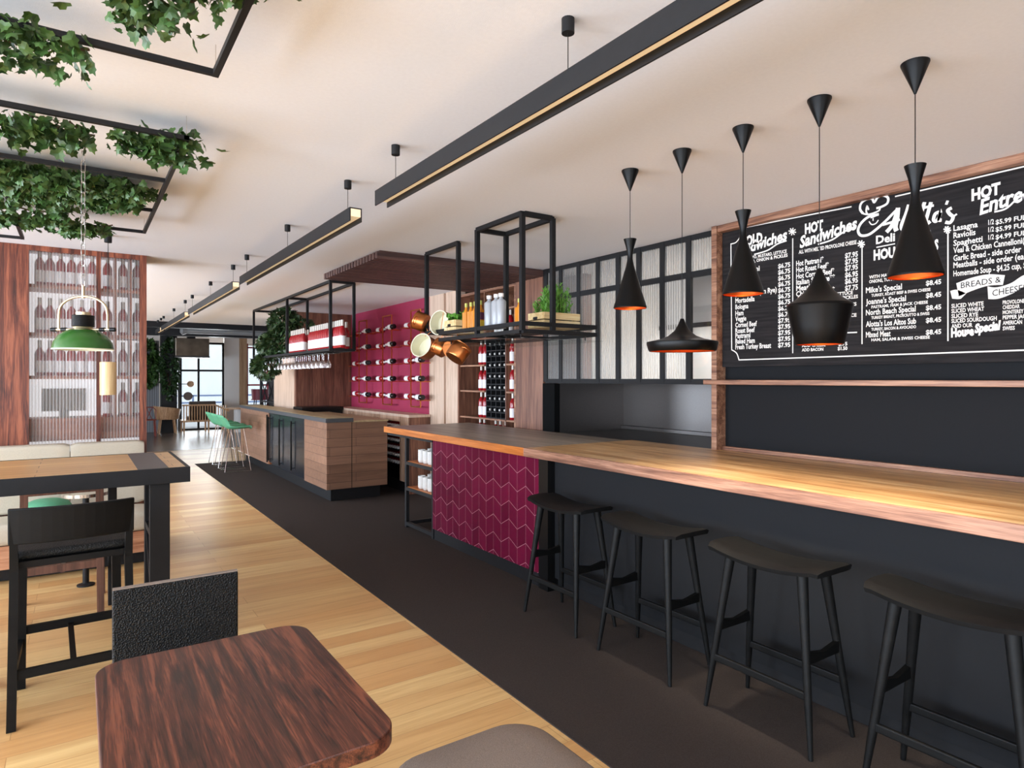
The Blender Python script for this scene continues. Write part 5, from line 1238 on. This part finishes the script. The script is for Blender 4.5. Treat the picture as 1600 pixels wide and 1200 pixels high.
MB().tube([(1.46, 20.16, 0.48), (1.46, 20.13, 0.75), (1.54, 20.12, 0.82), (1.70, 20.12, 0.82), (1.78, 20.13, 0.75), (1.78, 20.16, 0.48)], 0.014, 8).tube([(1.55, 20.14, 0.48), (1.69, 20.12, 0.81)], 0.010, 6).tube([(1.69, 20.14, 0.48), (1.55, 20.12, 0.81)], 0.010, 6).build('hoop_back', RB, rc)
# slatted settle
se = thing('slatted_settle', 'wooden settle with a slatted back and dark cushion before the end windows', 'settle', (3.25, 21.3, 0))
for i in range(17): MB().box(2.56 + i * 0.072, 2.588 + i * 0.072, 20.95, 20.975, 0.36, 0.80).build('slat', TANW, se)
MB().bar((2.53, 20.96, 0.82), (3.40, 20.96, 0.82), 0.045).bar((3.40, 20.96, 0.82), (3.82, 20.96, 0.62), 0.045).build('top_rail', TANW, se)
MB().box(2.53, 3.80, 20.94, 21.6, 0.32, 0.37).build('seat_frame', TANW, se)
for x in (2.58, 3.24, 3.76):
    for y in (20.97, 21.55): MB().bar((x, y, 0.003), (x, y, 0.32), 0.035, 0.035, 0.05, 0.05).build('leg', TANW, se)
MB().box(2.70, 3.70, 21.0, 21.56, 0.371, 0.48).build('seat_cushion', plain('dark_brown_cushion', S(70, 60, 52), 0.8), se, bev=0.03)
MB().box(2.72, 3.45, 21.0, 21.12, 0.48, 0.93).build('back_cushion', plain('dark_brown_cushion_b', S(78, 66, 58), 0.8), se, bev=0.03)
# things half seen by the crimson window
co = thing('round_side_table', 'small round side table with a thin top by the white pier', 'side table', (4.0, 20.5, 0))
MB().lathe([(0, 0.70), (0.42, 0.70), (0.42, 0.73), (0, 0.73)], (4.0, 20.5, 0), 30).build('tabletop', TANW, co, smooth=40)
MB().cyl((4.0, 20.5, 0.003), (4.0, 20.5, 0.70), 0.14, n=24).build('pedestal', WHITEW, co, smooth=40)
cw = thing('crimson_chair', 'crimson chair back in front of the crimson framed window', 'chair', (4.75, 21.2, 0)); CR = plain('crimson_plastic', S(120, 36, 56), 0.5)
b = MB(); vs = []; fs = []
for i in range(13):
    a = R(-170 + 160 * i / 12)
    for rr, z in ((0.24, 0.95), (0.27, 1.28), (0.25, 1.28), (0.22, 0.95)): vs.append((4.75 + rr * math.cos(a), 21.2 + rr * math.sin(a), z))
for i in range(12):
    for k in range(4): j = (k + 1) % 4; fs.append((4 * i + k, 4 * i + j, 4 * i + 4 + j, 4 * i + 4 + k))
fs += [(0, 1, 2, 3), tuple(48 + k for k in range(4))]
b.add(vs, fs).build('back', CR, cw, smooth=40); MB().lathe([(0, 0.93), (0.25, 0.93), (0.25, 0.97), (0, 0.97)], (4.75, 21.2, 0), 20).build('seat', CR, cw, smooth=40)
for a in (45, 135, 225, 315): MB().bar((4.75 + 0.28 * math.cos(R(a)), 21.2 + 0.28 * math.sin(R(a)), 0.003), (4.75 + 0.18 * math.cos(R(a)), 21.2 + 0.18 * math.sin(R(a)), 0.94), 0.025).build('leg', FB, cw)
